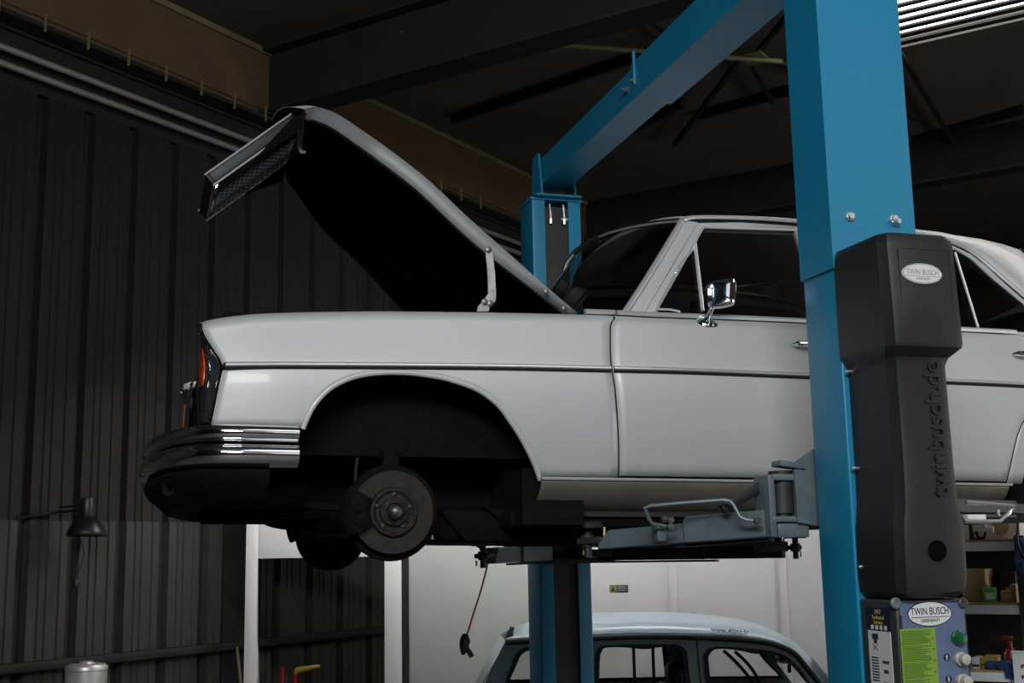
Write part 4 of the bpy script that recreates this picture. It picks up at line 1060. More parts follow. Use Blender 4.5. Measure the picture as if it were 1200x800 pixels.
# corrugated sheet wall: deep dark grooves every 0.4 m, fine ribs between
def sheet(z0, z1, off, name, mat):
    prof = []; t = -1.2 - .33
    while t < 9.5:
        prof += [(t, -.0), (t + .012, -.055), (t + .085, -.055), (t + .097, 0), (t + .165, 0), (t + .171, -.012), (t + .180, -.012), (t + .186, 0), (t + .225, 0), (t + .231, -.012), (t + .240, -.012), (t + .246, 0), (t + .325, 0), (t + .331, -.012), (t + .340, -.012), (t + .346, 0)]
        t += .4
    mb = MB(); mb.loft([[H(a, n + off, z) for a, n in prof] for z in (z0, z1)])
    for f in mb.bm.faces:
        c = sum(((v.co - P0).dot(wn) - off for v in f.verts)) / len(f.verts)
        if c < -.03: f.material_index = 1
    return struct(mb, name, [mat, 'groove'], recalc=False, smooth=False, solid=-.004)
JZ = 2.13
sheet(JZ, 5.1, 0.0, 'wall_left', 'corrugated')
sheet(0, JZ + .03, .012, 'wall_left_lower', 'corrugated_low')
mb = MB(); hbox(mb, T0, -1.5, -.30, 0, 0, 5.2); hbox(mb, 9.5, T1, -.3, 0, 0, 5.2); hbox(mb, T0, T1, -.40, -.12, 0, CZ); hbox(mb, T0, T1, -.12, -.0, 5.1, 5.5); struct(mb, 'wall_left_backing', 'groove')
mb = MB(); hbox(mb, T0, T1, -.1, .03, 5.5, CZ); struct(mb, 'wall_left_fascia', 'brown')
mb = MB(); hbox(mb, T0, T1, .03, .06, CZ - .05, CZ); struct(mb, 'trim_1', 'olive')
mb = MB(); hbox(mb, T0, T1, .0, .09, 1.19, 1.25, .006); struct(mb, 'trim_2', 'darkbeam')
# end and side walls, with a gate behind the camera and a gate in the right-hand side wall
mb = MB(); hbox(mb, T1 - .1, T1 + .1, -.4, N1, 0, CZ); struct(mb, 'wall_far', 'wallpaint')
G1 = (6.8, 11.6, 5.95, 4.3)
mb = MB(); hbox(mb, T0 - .1, T0 + .1, -.4, G1[0], 0, CZ); hbox(mb, T0 - .1, T0 + .1, G1[1], N1, 0, CZ); hbox(mb, T0 - .1, T0 + .1, G1[0], G1[1], G1[2], CZ); hbox(mb, T0 - .1, T0 + .1, G1[0], G1[1], 0, G1[3]); struct(mb, 'wall_rear', 'wallpaint')
G2 = (-7.0, 0.5, 5.9, 3.0)
mb = MB(); hbox(mb, T0, G2[0], N1 - .1, N1 + .1, 0, CZ); G3 = (3.6, 6.4, .9, 3.0)
hbox(mb, G2[1], G3[0], N1 - .1, N1 + .1, 0, CZ); hbox(mb, G3[1], T1, N1 - .1, N1 + .1, 0, CZ); hbox(mb, G3[0], G3[1], N1 - .1, N1 + .1, 0, G3[2]); hbox(mb, G3[0], G3[1], N1 - .1, N1 + .1, G3[3], CZ); hbox(mb, G2[0], G2[1], N1 - .1, N1 + .1, G2[2], CZ); hbox(mb, G2[0], G2[1] - 2.2, N1 - .1, N1 + .1, 0, G2[3]); hbox(mb, G2[1] - 2.2, G2[1], N1 - .1, N1 + .1, 2.2, G2[3]); struct(mb, 'wall_right', 'wallpaint')

# ---- ceiling with a skylight opening
sk = [hz(x, y, CZ) for x, y in ((1030, 62), (1200, 14), (1200, -60), (1030, -60))]
ts = [(p - P0).dot(wd) for p in sk]; ns = [(p - P0).dot(wn) for p in sk]
skt1 = ts[0] + .0; skt0 = skt1 - 1.9; skn0, skn1 = ns[0] - .25, 11.6
print('SKY', skt0, skt1, skn0, skn1, H((skt0+skt1)/2, (skn0+skn1)/2, CZ))
bpy.data.objects
mb.bm if False else None
mb = MB()
K2 = (-6.0, -1.5, 7.2, 11.0)
hbox(mb, T0, K2[0], -.4, N1, CZ, CZ + .2); hbox(mb, K2[1], skt0, -.4, N1, CZ, CZ + .2); hbox(mb, K2[0], K2[1], -.4, K2[2], CZ, CZ + .2); hbox(mb, K2[0], K2[1], K2[3], N1, CZ, CZ + .2); hbox(mb, skt1, T1, -.4, N1, CZ, CZ + .2); hbox(mb, skt0, skt1, -.4, skn0, CZ, CZ + .2); hbox(mb, skt0, skt1, skn1, N1, CZ, CZ + .2)
struct(mb, 'ceiling', 'ceiling')
mb = MB(); hbox(mb, skt0, skt1, skn0, skn1, CZ + .12, CZ + .14); sky = struct(mb, 'window_1', 'sky_panel')
k = 0
mb = MB()
step = .155
for k in range(6):
    t = skt1 - .05 - k * step
    w = .082 - .005 * k
    hbox(mb, t - w, t, skn0, skn1, CZ + .0, CZ + .018)
mb.build('window_slats', 'darkbeam', sky)
# ceiling steelwork
def zline(mb, pts, z, w, h, n=None):
    a, b = hz(*pts[0], z), hz(*pts[1], z); mb.bar(a, b, w, h)
mb = MB(); a, b = hw_(262, 117), hw_(372, 77); tb = (a[0] + b[0]) / 2
hbox(mb, tb - .42, tb - .40 + .02, 0, N1, 5.55, CZ)
BM = MB(); hbox(BM, tb - .08, tb - .05, 0.03, N1, 5.62, CZ); hbox(BM, tb - .20, tb + .07, .03, N1, 5.60, 5.63); hbox(BM, tb - .20, tb + .07, .03, N1, CZ - .04, CZ)
mb.bm.free(); struct(BM, 'ceiling_beam', 'darkbeam')
mb = MB(); hbox(mb, tb + 5.6, tb + 5.63, .03, N1, 5.7, CZ); hbox(mb, tb + 5.5, tb + 5.73, .03, N1, 5.68, 5.71); struct(mb, 'ceiling_beam', 'darkbeam')
for (p, q) in (((430,105),(650,20)), ((530,140),(760,62)), ((640,205),(800,120)), ((820,135),(1000,85)), ((1070,165),(1200,128))):
    mb = MB(); zline(mb, (p, q), CZ - .05, .05, .09); struct(mb, 'ceiling_purlin', 'darkbeam')
for (p, q) in (((735,0),(800,55)), ((880,70),(930,10)), ((790,170),(865,72)), ((1055,62),(1120,172)), ((905,70),(1075,140)), ((880,75),(905,120))):
    mb = MB(); zline(mb, (p, q), CZ - .12, .04, .04); struct(mb, 'ceiling_brace', 'darkbeam')
mb = MB(); mb.tube([hz(470, 38, CZ - .18), hz(860, 68, CZ - .18), hz(916, 72, CZ - .18)], .022, 8); struct(mb, 'ceiling_tie_rod', 'olive')
mb = MB(); c = hz(884, 68, CZ - .15); mb.obox(c, wd, wn, V((0,0,1)), .13, .10, .006); struct(mb, 'ceiling_gusset', 'olive')

# ---- services along the sheet wall
for z, x in ((5.30, 0), (5.185, 1)):
    mb = MB(); a = H(-2.5, .09, z); mb.tube([H(-2.5, .09, z), H(9.0, .09, z)], .024, 10)
    o = mb.build('wall_pipe', 'pipe')
    tag(o, ('upper' if not x else 'lower') + ' of two grey pipes running high along the dark sheet wall', 'pipe', 'pipes high on the sheet wall')
tray = empty('cable_tray', mat4(H(0, .03, 5.47), wd, wn, V((0,0,1))), 'dark wire cable tray with upright brackets above the two wall pipes', 'cable tray')
mb = MB(); mb.box(-2.5, 9, .0, .16, .02, .03); mb.box(-2.5, 9, .0, .006, .0, .10); mb.box(-2.5, 9, .154, .16, .02, .06); mb.build('tray_channel', 'darkbeam', tray)
mb = MB(); mb.tube([V((-2.5, .155, .095)), V((9, .155, .095))], .006, 6); mb.tube([V((-2.5, .08, .055)), V((9, .08, .055))], .02, 6); mb.tube([V((-2.5, .12, .05)), V((9, .12, .05))], .014, 6); mb.build('tray_cable', 'slot', tray)
for k in range(22):
    mb = MB(); t = -2.2 + k * .36; mb.bar((t, .165, .0), (t, .165, .13), .014, .014); mb.build('tray_bracket', 'olive', tray)

# ---- white partition with an open white portal
_l = ray(290, 640); PW0 = CAM + _l * (9.3 / _l.y); PW0.z = 0
PA = math.radians(-3.0); pd = V((math.cos(PA), math.sin(PA), 0)); pn = V((-pd.y, pd.x, 0))
PWM = mat4(PW0, pd, pn, V((0, 0, 1)))
def pw(x, y, n=0.0):
    q = hit(x, y, PW0 + pn * n, pn) - PW0; return V((q.dot(pd), n, q.z))
PH = 2.42
x_l0, x_l1 = pw(287, 700).x, pw(301.5, 700).x
x_r0, x_r1 = pw(450.5, 700).x, pw(470, 700).x
zo = pw(380, 653).z
mb = MB()
mb.box(x_l0, x_l1, 0, .10, 0, PH, .004); mb.box(x_r0, x_r1, 0, .10, 0, PH, .004); mb.box(x_l1, x_r0, 0, .10, zo, PH, .004)
struct(mb, 'door_1', 'white_frame', matrix=PWM)
x_g = pw(478, 700).x
mb = MB(); mb.box(x_r1, x_g, .03, .08, 0, PH); struct(mb, 'trim_3', 'black_gap', matrix=PWM)
s1, s2, x_e = pw(789, 690).x, pw(919, 690).x, pw(1030, 690).x + .6
mb = MB()
x_m = pw(640, 690).x
for a, b in ((x_m, s1 - .02), (s1 + .02, s2 - .02), (s2 + .02, x_e)): mb.box(a, b, .05, .10, 0, PH, .003)
struct(mb, 'wall_back', 'white_wall', matrix=PWM)
mb = MB(); mb.box(x_g, x_m, .05, .10, 0, PH, .003); struct(mb, 'wall_back_panel', 'panel_shaded', matrix=PWM)
mb = MB()
for s in (s1, s2): mb.box(s - .028, s + .028, .035, .08, 0, PH, .004)
struct(mb, 'trim_4', 'white_wall', matrix=PWM)
# dark sheet-metal jamb panel left of the portal
mb = MB(); t_a = hw_(258, 700)[0]; hbox(mb, t_a, t_a + .34, 0.013, .03, 0, 2.16); struct(mb, 'trim_5', 'corrugated')
# added unseen strip lamp that brightens the partition, on brackets along its top
xa, xb = x_l0 - .1, pw(930, 690).x
mb = MB()
mb.tube([V((xa + .3 + (xb - xa - .6) * k / 8, -1.12, 3.0)) for k in range(9)], .022, 10)
tube = struct(mb, 'added_lamp_tube', 'tube', matrix=PWM)
mb = MB(); mb.prism([V((xa, -1.20, 2.97)), V((xa, -1.21, 3.05)), V((xa, -1.08, 3.08)), V((xa, -1.03, 3.05)), V((xa, -1.035, 3.04)), V((xa, -1.085, 3.068)), V((xa, -1.20, 3.04)), V((xa, -1.19, 2.97))], V((xb - xa, 0, 0)))
for x_ in (xa + .2, (xa + xb)/2, xb - .2):
    mb.tube([V((x_, -1.1, 3.07)), V((x_, -.2, 3.02)), V((x_, .07, PH))], .014, 6)
struct(mb, 'added_lamp_reflector', 'shelfwhite', matrix=PWM)
# warning sign on the partition
a, b = pw(714.5, 685.5), pw(736.5, 694)
sg = empty('warning_sign', PWM @ Matrix.Translation(V(((a.x + b.x)/2, .05, (a.z + b.z)/2))), 'small yellow and grey warning sign on the white partition', 'sign')
w2, h2 = (b.x - a.x)/2, (a.z - b.z)/2
mb = MB(); mb.box(-w2, w2, -.004, -.0005, -h2, h2, .001); mb.build('sign_plate', 'boxgrey', sg)
mb = MB(); mb.box(-w2 + .003, -w2 + .05, -.0052, -.004, -h2 + .003, h2 - .003); mb.m = 1; mb.prism([V((-w2 + .012, -.006, -h2 + .010)), V((-w2 + .041, -.006, -h2 + .010)), V((-w2 + .0265, -.006, h2 - .010))], V((0, .0006, 0)))
mb.build('sign_symbol', ['yellow', 'black_plastic'], sg)
mb = MB(); 
for k in range(4): mb.box(-w2 + .058, w2 - .01 - .012 * (k % 2), -.0052, -.004, h2 - .010 - k*.011, h2 - .005 - k*.011)
mb.build('sign_text', 'inkgrey', sg)

# ---- things on and by the sheet wall
t, z = hw_(100, 600)
lamp = empty('wall_lamp', mat4(H(t, 0.0, z), wd, wn, V((0,0,1))), 'black work lamp on a jointed arm on the sheet wall', 'lamp')
def lpx(x, y, n):
    a, b = hw_(x, y, n); return V((a - t, n, b - z))
mb = MB(); c = lpx(101, 628, .30)
mb.lathe(c, V((.02, 0, 1)), [(.128, 0), (.122, .03), (.100, .075), (.064, .115), (.040, .13)], 28, caps=False); mb.build('lamp_shade', 'black_plastic', lamp, solid=-.003)
mb = MB(); mb.lathe(c + V((0, 0, .12)), V((.02, 0, 1)), [(.045, 0), (.050, .02), (.050, .11), (.044, .13), (.02, .135)], 20); mb.build('lamp_socket', 'black_plastic', lamp)
mb = MB(); mb.lathe(c + V((0, 0, .0)), V((0, 0, 1)), [(.0, .02), (.03, .03), (.03, .07), (.015, .1)], 14); mb.build('bulb', 'label_white', lamp)
mb = MB(); e0 = lpx(68, 600, .05)
mb.tube([lpx(20, 607, .03), e0], .009, 6); mb.tube([e0, c + V((-.03, 0, .17))], .009, 6); mb.tube([lpx(70, 594, .05), c + V((-.03, 0, .20))], .007, 6); mb.build('lamp_arm', 'black_plastic', lamp)
mb = MB(); pts = [lpx(x, y, .16) for x, y in ((93,628),(94,640),(92,655),(90,668),(89,680))]
mb.tube(spline(pts, 4), .005, 6); pts = [lpx(x, y, .16) for x, y in ((94,630),(98,645),(96,660),(91,674),(88,684))]; mb.tube(spline(pts, 4), .004, 6)
mb.lathe(lpx(89, 688, .16), (0, 0, 1), [(.022, 0), (.026, .02), (.02, .05)], 12); mb.build('lamp_cord', 'black_plastic', lamp)

c = H(hw_(101, 790, .55)[0], .55, 0); zt_ = hw_(101, 779.5, .55)[1]
can = empty('metal_canister', mat4(c, wd, wn, V((0,0,1))), 'bare tin canister standing by the sheet wall under the work lamp', 'canister')
rr = (hw_(122, 790, .55)[0] - hw_(80, 790, .55)[0]) / 2 * .92
mb = MB(); mb.lathe((0,0,0), (0,0,1), [(rr, 0), (rr, zt_ - .03), (rr*1.03, zt_ - .025), (rr*1.03, zt_ - .008), (rr, zt_)], 36); mb.build('canister_body', 'tin', can)
mb = MB(); mb.lathe((0,0,zt_ - .004), (0,0,1), [(rr*.98, 0), (rr*.9, .012), (rr*.4, .016), (rr*.3, .03), (.0, .032)], 36); mb.build('lid', 'tin', can)
a_ = hw_(277.5, 757, .10); b_ = hw_(282, 800, .14)
mb = MB(); top_ = H(a_[0], .10, a_[1]); dirn = (H(b_[0], .14, b_[1]) - top_); bot_ = top_ + dirn * (a_[1] / (a_[1] - b_[1])); mb.tube([bot_, top_.lerp(bot_, .5), top_], [.013, .014, .011], 10)
o = mb.build('wooden_pole', 'wood', origin=bot_); tag(o, 'thin wooden pole leaning on the sheet wall left of the white portal', 'pole')

# ---- orange cable hanging under the far front lift arm
pts = [LIFTM @ lw(x, y, 1.74) for x, y in ((572,657),(568,675),(562,697),(555,718),(549,738),(545,750))]
mb = MB(); mb.tube(spline(pts, 5), .0045, 8)
cab = empty('hanging_cable', Matrix.Translation(pts[-1]), 'thin orange cable hanging from the far lift arm with a black plug', 'cable')
for v_ in mb.bm.verts: v_.co -= pts[-1]
mb.build('cable', 'cable_orange', cab)
mb = MB(); e = pts[-1]; q = LIFTM @ lw(542.5, 767, 1.74) - e
mb.tube([V((0,0,.03)), V((0,0,.0)), q*.5, q], [.012, .026, .022, .008], 10); mb.tube([q*.3, q*.3 + V((.035, 0, -.055))], [.012, .012], 8); mb.build('plug', 'black_plastic', cab)

# ---- red tool and yellow tool seen low through the portal
o_ = pw(345, 792, .55)
tool = empty('hand_truck', PWM @ Matrix.Translation(V((o_.x - .05, .55, 0))), 'red hand truck with a yellow handle standing behind the white portal', 'hand truck')
zt2 = pw(331, 785, .55).z
mb = MB(); xl = pw(331, 790, .55).x - (o_.x - .05); mb.tube([(xl, 0, 0.02), (xl, 0, zt2 + .02)], .02, 8); mb.tube([(xl + .16, 0, 0.02), (xl + .10, 0, zt2)], .02, 8); mb.box(xl - .02, xl + .2, -.2, .02, 0, .02); mb.build('frame', 'red', tool)
zt3 = pw(350, 785, .55).z; xh = pw(348, 786, .55).x - (o_.x - .05)
mb = MB(); mb.tube([(xl + .1, 0, zt2 - .03), (xh, 0, zt3), (xh + .18, 0, zt3 + .03)], [.02, .026, .012], 8); mb.build('handle', 'yellow', tool)
# =================================================================== the pale blue small car behind
R4A = math.radians(-1.0); rd = V((math.cos(R4A), math.sin(R4A), 0)); rn = V((-rd.y, rd.x, 0))
_l = ray(640, 760); R4O = CAM + _l * (7.42 / _l.y); R4O.z = 0
R4M = mat4(R4O, rd, rn, V((0, 0, 1)))
hatch = empty('hatchback_car', R4M, 'pale blue old hatchback with web address on its roof, by the white partition', 'car')
RW = 1.46
def rw_(h): return .03 + max(h - .92, 0) * .22
def rp(lst, o=0.0):
    out = []
    for x, y in lst:
        w = .1
        for _ in range(5):
            q = hit(x, y, R4O + rn * w, rn) - R4O; w = rw_(q.z) + o
        out.append(V((q.dot(rd), w, q.z)))
    return out
gut = rp([(592,750.5),(610,749.4),(650,747.5),(695,745.6),(740,744),(780,743.8),(815,744.6),(853,746.4),(890,749.5),(912,754.5),(930,763),(945,780),(960,799)])
ZB = .93
xr = gut[0].x - .30; xf = gut[-1].x + .02
for mir in (None, RW):
    # side of the greenhouse with its window openings
    outer = [V((gut[0].x - .21, rw_(ZB), ZB))] + [p + V((0, 0, -.004)) for p in gut] + [V((gut[-1].x + .12, rw_(ZB), ZB))]
    w_f = rp([(824.5,775),(826,765),(833,758.5),(850,757.5),(872,759),(895,761),(910,764),(923,770),(938,784),(949,799)])
    w_f = [V((w_f[0].x + .01, rw_(ZB + .06), ZB + .06))] + w_f + [V((w_f[-1].x + .10, rw_(ZB + .06), ZB + .06))]
    w_r = rp([(697,775),(699.5,762),(707,756.5),(740,755),(770,754.4),(790,754.6),(798,756.5),(804.5,762.5),(806,772)])
    w_r = [V((w_r[0].x - .01, rw_(ZB + .06), ZB + .06))] + w_r + [V((w_r[-1].x + .01, rw_(ZB + .06), ZB + .06))]
    w_q = rp([(601,775),(606,765),(613,759.5),(624,757.3),(660,756),(675,756.3),(681,760),(682,772)])
    w_q = [V((w_q[0].x - .10, rw_(ZB + .06), ZB + .06))] + w_q + [V((w_q[-1].x + .005, rw_(ZB + .06), ZB + .06))]
    mb = MB(); mb.fill(outer, [w_f, w_r, w_q], (0, .03, 0)); side = mb.build('window_frame', 'r4side', hatch, mirror=mir, angle=20)
    for nm, lp_ in (('front', w_f), ('rear', w_r), ('quarter', w_q)):
        c = sum(lp_, V((0,0,0))) / len(lp_); ins = []
        sp = spline(lp_, 3)
        for p in sp:
            dv = (c - p); ins.append(p + dv.normalized() * .030)
        mb = MB(); mb.fill([p + V((0, -.004, 0)) for p in sp], [[p + V((0, -.004, 0)) for p in ins]], (0, .02, 0)); mb.build('window_seal', 'black_gap', side, mirror=mir, angle=20)
        mb = MB(); mb.fill([p + V((0, .010, 0)) for p in sp]); mb.build('window_glass', 'clear_glass', side, mirror=mir)
    mb = MB(); a, = rp([(816, 748)]); mb.tube([a + V((0, -.001, 0)), V((a.x + .015, rw_(ZB) - .001, ZB))], .0035, 6); a, = rp([(689, 748)]); mb.tube([a + V((0, -.001, 0)), V((a.x - .01, rw_(ZB) - .001, ZB))], .0035, 6); mb.build('door_seam', 'black_gap', side, mirror=mir)
    mb = MB(); mb.tube(spline([p + V((0, -.010, -.010)) for p in gut], 3), .016, 8); mb.build('roof_gutter', 'black_gap', hatch, mirror=mir)
# roof with rolled edge
ridge = rp([(601,745),(622,736),(652,730.5),(700,727),(740,725.3),(780,725.3),(815,726.7),(850,729.4),(885,734.5),(908,741),(930,751.5),(948,770),(970,797)], .16)
rows = []
for g, r in zip(gut, ridge):
    zc = r.z + .012
    row = [g + V((0, -.012, .004)), g + V((0, -.004, .016)), V((g.x*.8 + r.x*.2, g.y + .020, g.z + (r.z - g.z)*.55)), V((r.x, g.y + .10, g.z + (r.z - g.z)*.86)), V((r.x, g.y + .20, r.z))]
    mid = [V((r.x, RW * .38, zc + .004)), V((r.x, RW/2, zc + .006)), V((r.x, RW * .62, zc + .004))]
    rows.append(row + mid + [V((v.x, RW - v.y, v.z)) for v in row[::-1]])
MB().loft(rows).build('roof', 'r4blue', hatch, solid=-.002)
# address lettering on the roof edge
pts_l = rp([(831,741.8),(878,743.8)], .02)
a, b = pts_l
xm = (a.x + b.x) / 2
gi = max(k for k in range(len(gut) - 1) if gut[k].x <= xm); ft = (xm - gut[gi].x) / (gut[gi+1].x - gut[gi].x)
g_ = gut[gi].lerp(gut[gi+1], ft); rz = ridge[gi].lerp(ridge[gi+1], ft).z; ang = math.atan2(gut[gi+1].z - gut[gi].z, gut[gi+1].x - gut[gi].x)
q1 = V((xm, g_.y - .004, g_.z + .016)); q2 = V((xm, g_.y + .020, g_.z + (rz - g_.z) * .55))
lean = math.atan2(q2.y - q1.y, q2.z - q1.z); nn_ = V((0, -math.cos(lean), math.sin(lean)))
mt = Matrix.Translation(q1.lerp(q2, .5) + nn_ * .014) @ Matrix.Rotation(-ang, 4, 'Y') @ Matrix.Rotation(math.radians(90) - lean, 4, 'X')
mb = MB(); mb.text('www.4lbtc.fr', mt, .048, .002, xs=.9); mb.build('roof_lettering', 'ink', hatch, angle=20)
# tailgate, windscreen, lower body
mb = MB(); mb.loft([[V((gut[0].x + .0 - .05 * (1 - abs(k/5 - 1)), gut[0].y + (RW - 2*gut[0].y) * k/10, gut[0].z - .002)) for k in range(11)], [V((gut[0].x - .24 - .05 * (1 - abs(k/5 - 1)), rw_(ZB) + (RW - 2*rw_(ZB)) * k/10, ZB)) for k in range(11)]]); mb.build('tailgate', 'r4side', hatch, solid=-.004)
mb = MB(); rows = [[V((p.x + .06 * (1 - (k/5 - 1)**2) + .0, p.y + (RW - 2*p.y) * k/10, p.z)) for k in range(11)] for p in (gut[9], gut[10], gut[11], gut[12], gut[12] + V((.16, -.03, gut[12].z * 0 - .16)))]
mb = MB(); mb.loft([[V((p.x + .10 + .05 * (1 - (k/5 - 1)**2), p.y + (RW - 2*p.y) * k/10, p.z)) for k in range(11)] for p in (gut[11] + V((-.05, 0, .03)), gut[12] + V((-.02, 0, .0)), gut[12] + V((.12, -.03, -.17)))]); mb.build('windscreen', 'glass', hatch)
mb = MB(); body = [(xr + .05, .32), (xr + .02, .60), (xr + .09, ZB), (gut[-1].x + .14, ZB), (gut[-1].x + .35, .90), (gut[-1].x + 1.0, .80), (gut[-1].x + 1.06, .55), (gut[-1].x + 1.02, .34)]
mb.prism([V((a, .02, z)) for a, z in body], V((0, RW - .04, 0)), .03, 3); mb.build('lower_body', 'r4side', hatch)
for x_ in (xr + .62, gut[-1].x + .50):
    for y_ in (.0, RW - .16):
        mb = MB(); mb.lathe((x_, y_, .29), (0, 1, 0), [(.12, 0), (.26, -.005), (.29, .02), (.29, .13), (.26, .155), (.12, .15)], 32); mb.build('wheel', 'black_gap', hatch)
# inside: seat back and head restraint, dark window bars
p, = rp([(793, 788)], .35)
mb = MB(); mb.obox(V((p.x, .42, p.z - .03)), V((.97,0,.2)).normalized(), V((0,1,0)), V((-.2,0,.97)).normalized(), .06, .12, .10, .05, 3); mb.obox(V((p.x - .03, .42, .80)), V((.97,0,.2)).normalized(), V((0,1,0)), V((-.2,0,.97)).normalized(), .06, .22, .27, .05, 3); mb.build('front_seat', 'black_plastic', hatch)
mb = MB()
for x in (742.4, 765):
    q = hit(x, 760, R4O + rn * 1.2, rn) - R4O; mb.bar((q.dot(rd), 1.2, .9), (q.dot(rd), 1.2, q.z + .06), .02, .016, up=V((0,1,0)))
mb.build('window_bars', 'black_plastic', hatch)  # stand-in for thin dark uprights behind the glass, a guessed part
mb = MB()
for pts in ([(848,762),(862,775),(875,790),(884,803)], [(861,763),(874,775),(884,788),(892,803)]):
    tb_ = []
    for x, y in pts:
        q = hit(x, y, R4O + rn * .55, rn) - R4O; tb_.append(V((q.dot(rd), .55, q.z)))
    mb.tube(spline(tb_, 4), .012, 6)
mb.build('curved_bars', 'black_plastic', hatch)  # stand-in for curved dark lines in the cabin, a guessed part
mb = MB()
q = hit(915, 768, R4O + rn * .6, rn) - R4O; c = V((q.dot(rd), .6, q.z)); mb.obox(c, V((1,0,0)), V((0,1,0)), V((0,0,1)), .022, .09, .026, .012, 2)
q = hit(925, 783, R4O + rn * .6, rn) - R4O; c = V((q.dot(rd), .6, q.z)); mb.obox(c, V((1,0,0)), V((0,1,0)), V((0,0,1)), .012, .006, .026, .004, 2); mb.tube([c + V((0,0,.02)), c + V((-.02, 0, .07))], .003, 6)
mb.build('inside_mirror', 'black_plastic', hatch)

# =================================================================== shelving on the right
_l = ray(1160, 640); SO = CAM + _l * (6.85 / _l.y); SO.z = 0
SA = math.radians(-30.0); sd = V((math.cos(SA), math.sin(SA), 0)); sn = V((-sd.y, sd.x, 0))
SM = mat4(SO, sd, sn, V((0, 0, 1)))
def sp_(x, y, n=0.0):
    q = hit(x, y, SO + sn * n, sn) - SO; return V((q.dot(sd), n, q.z))
shelf = empty('shelving_unit', SM, 'shelving unit with white steel shelves full of boxes behind the lift post', 'shelf')
xe = sp_(1194, 700).x; xs = sp_(1106, 700).x
zs = [sp_(1165, 632).z, sp_(1165, 706).z, sp_(1165, 785).z]
hs_ = .062
sh_z = zs + [zs[2] - .45, zs[2] - .9]
for z in sh_z:
    mb = MB(); mb.box(xs, xe, 0, .38, z - hs_, z - .012, .003); sf = mb.build('shelf', 'shelfwhite', shelf)
    mb = MB(); mb.box(xs, xe, .002, .38, z - .012, z, .001); mb.build('shelf_board', 'chip', sf)
mb = MB(); mb.box(xe, xe + .05, -.01, .04, 0, zs[0] + .02, .004); mb.build('upright', 'boxgrey', shelf)
mb = MB(); mb.box(xs - .05, xs, -.01, .04, 0, zs[0] + .02, .004); mb.build('upright', 'boxgrey', shelf)
for x_ in (xe, xs - .05):
    mb = MB(); mb.box(x_, x_ + .05, .35, .40, 0, zs[0] + .02, .004); mb.build('upright', 'boxgrey', shelf)
mb = MB(); mb.box(xs - .05, xe + .05, .385, .395, .05, zs[0] - .02); mb.build('back_panel', 'groove', shelf)

def smat(p, rot=0): return SM @ Matrix.Translation(p) @ Matrix.Rotation(rot, 4, 'Z')
def carton(name, x0, x1, y0, y1, z, h, mat, label, cat, group=None, tape=None, rot=0):
    e = empty(name, smat(V(((x0 + x1)/2, (y0 + y1)/2, z)), rot), label, cat, group)
    hw2, hd2 = (x1 - x0)/2, (y1 - y0)/2
    mb = MB(); mb.box(-hw2, hw2, -hd2, hd2, 0, h, .004, 2); b = mb.build('box_body', mat, e)
    return e, hw2, hd2
a, b, c = sp_(1130, 706), sp_(1154, 706), sp_(1150, 667, .05)
e, hw2, hd2 = carton('cardboard_box', a.x - .02, b.x, .08, .36, zs[1], sp_(1150, 667, .06).z - zs[1], 'carton', 'brown cardboard box on the middle shelf behind the small green pack', 'box', rot=0)
hh = sp_(1150, 667, .06).z - zs[1]
mb = MB(); mb.box(-.004, .004, -hd2 - .0008, hd2, hh - .0005, hh + .0008); mb.build('lid_seam', 'wood', e)
mb = MB()
for k in range(2):
    x0 = .015 + k * .045
    mb.box(x0, x0 + .022, -hd2 - .0012, -hd2, .055, .062); mb.box(x0, x0 + .004, -hd2 - .0012, -hd2, .062, .085); mb.box(x0 + .018, x0 + .022, -hd2 - .0012, -hd2, .062, .085); mb.prism([V((x0 + .003, -hd2 - .0012, .085)), V((x0 + .019, -hd2 - .0012, .085)), V((x0 + .011, -hd2 - .0012, .10))], V((0, .001, 0)))
mb.build('printed_mark', 'wood', e)
a, b = sp_(1152.5, 704), sp_(1166.5, 704); h = sp_(1160, 688, .03).z - zs[1]
e, hw2, hd2 = carton('green_pack', a.x, b.x, .015, .075, zs[1], h, 'greenpack', 'small green pack with a white label in front of the cardboard box', 'pack')
mb = MB(); mb.box(-hw2 + .012, hw2 - .006, -hd2 - .0012, -hd2, .018, h - .028); mb.build('pack_label', 'label_white', e)
a, b = sp_(1172, 704), sp_(1193, 704); h = sp_(1180, 692, .05).z - zs[1]
e, hw2, hd2 = carton('open_tray', a.x, b.x - .01, .03, .28, zs[1], h, 'carton', 'low brown carton tray at the end of the middle shelf', 'tray')
mb = MB(); mb.box(hw2 - .03, hw2, -hd2, -hd2 + .12, h, h + .035, .003); mb.box(-hw2 + .01, -hw2 + .04, -.02, hd2, h, h + .012, .003); mb.build('carton_flap', 'carton', e)
e, hw2, hd2 = carton('dark_crate', sp_(1166, 704).x, sp_(1171, 704).x + .06, .24, .36, zs[1], .16, 'darkred', 'dark red crate at the back of the middle shelf', 'crate')
mb = MB(); mb.box(-hw2 + .01, hw2 - .01, -hd2 - .004, -hd2, .11, .14, .001); mb.build('crate_grip', 'black_plastic', e)
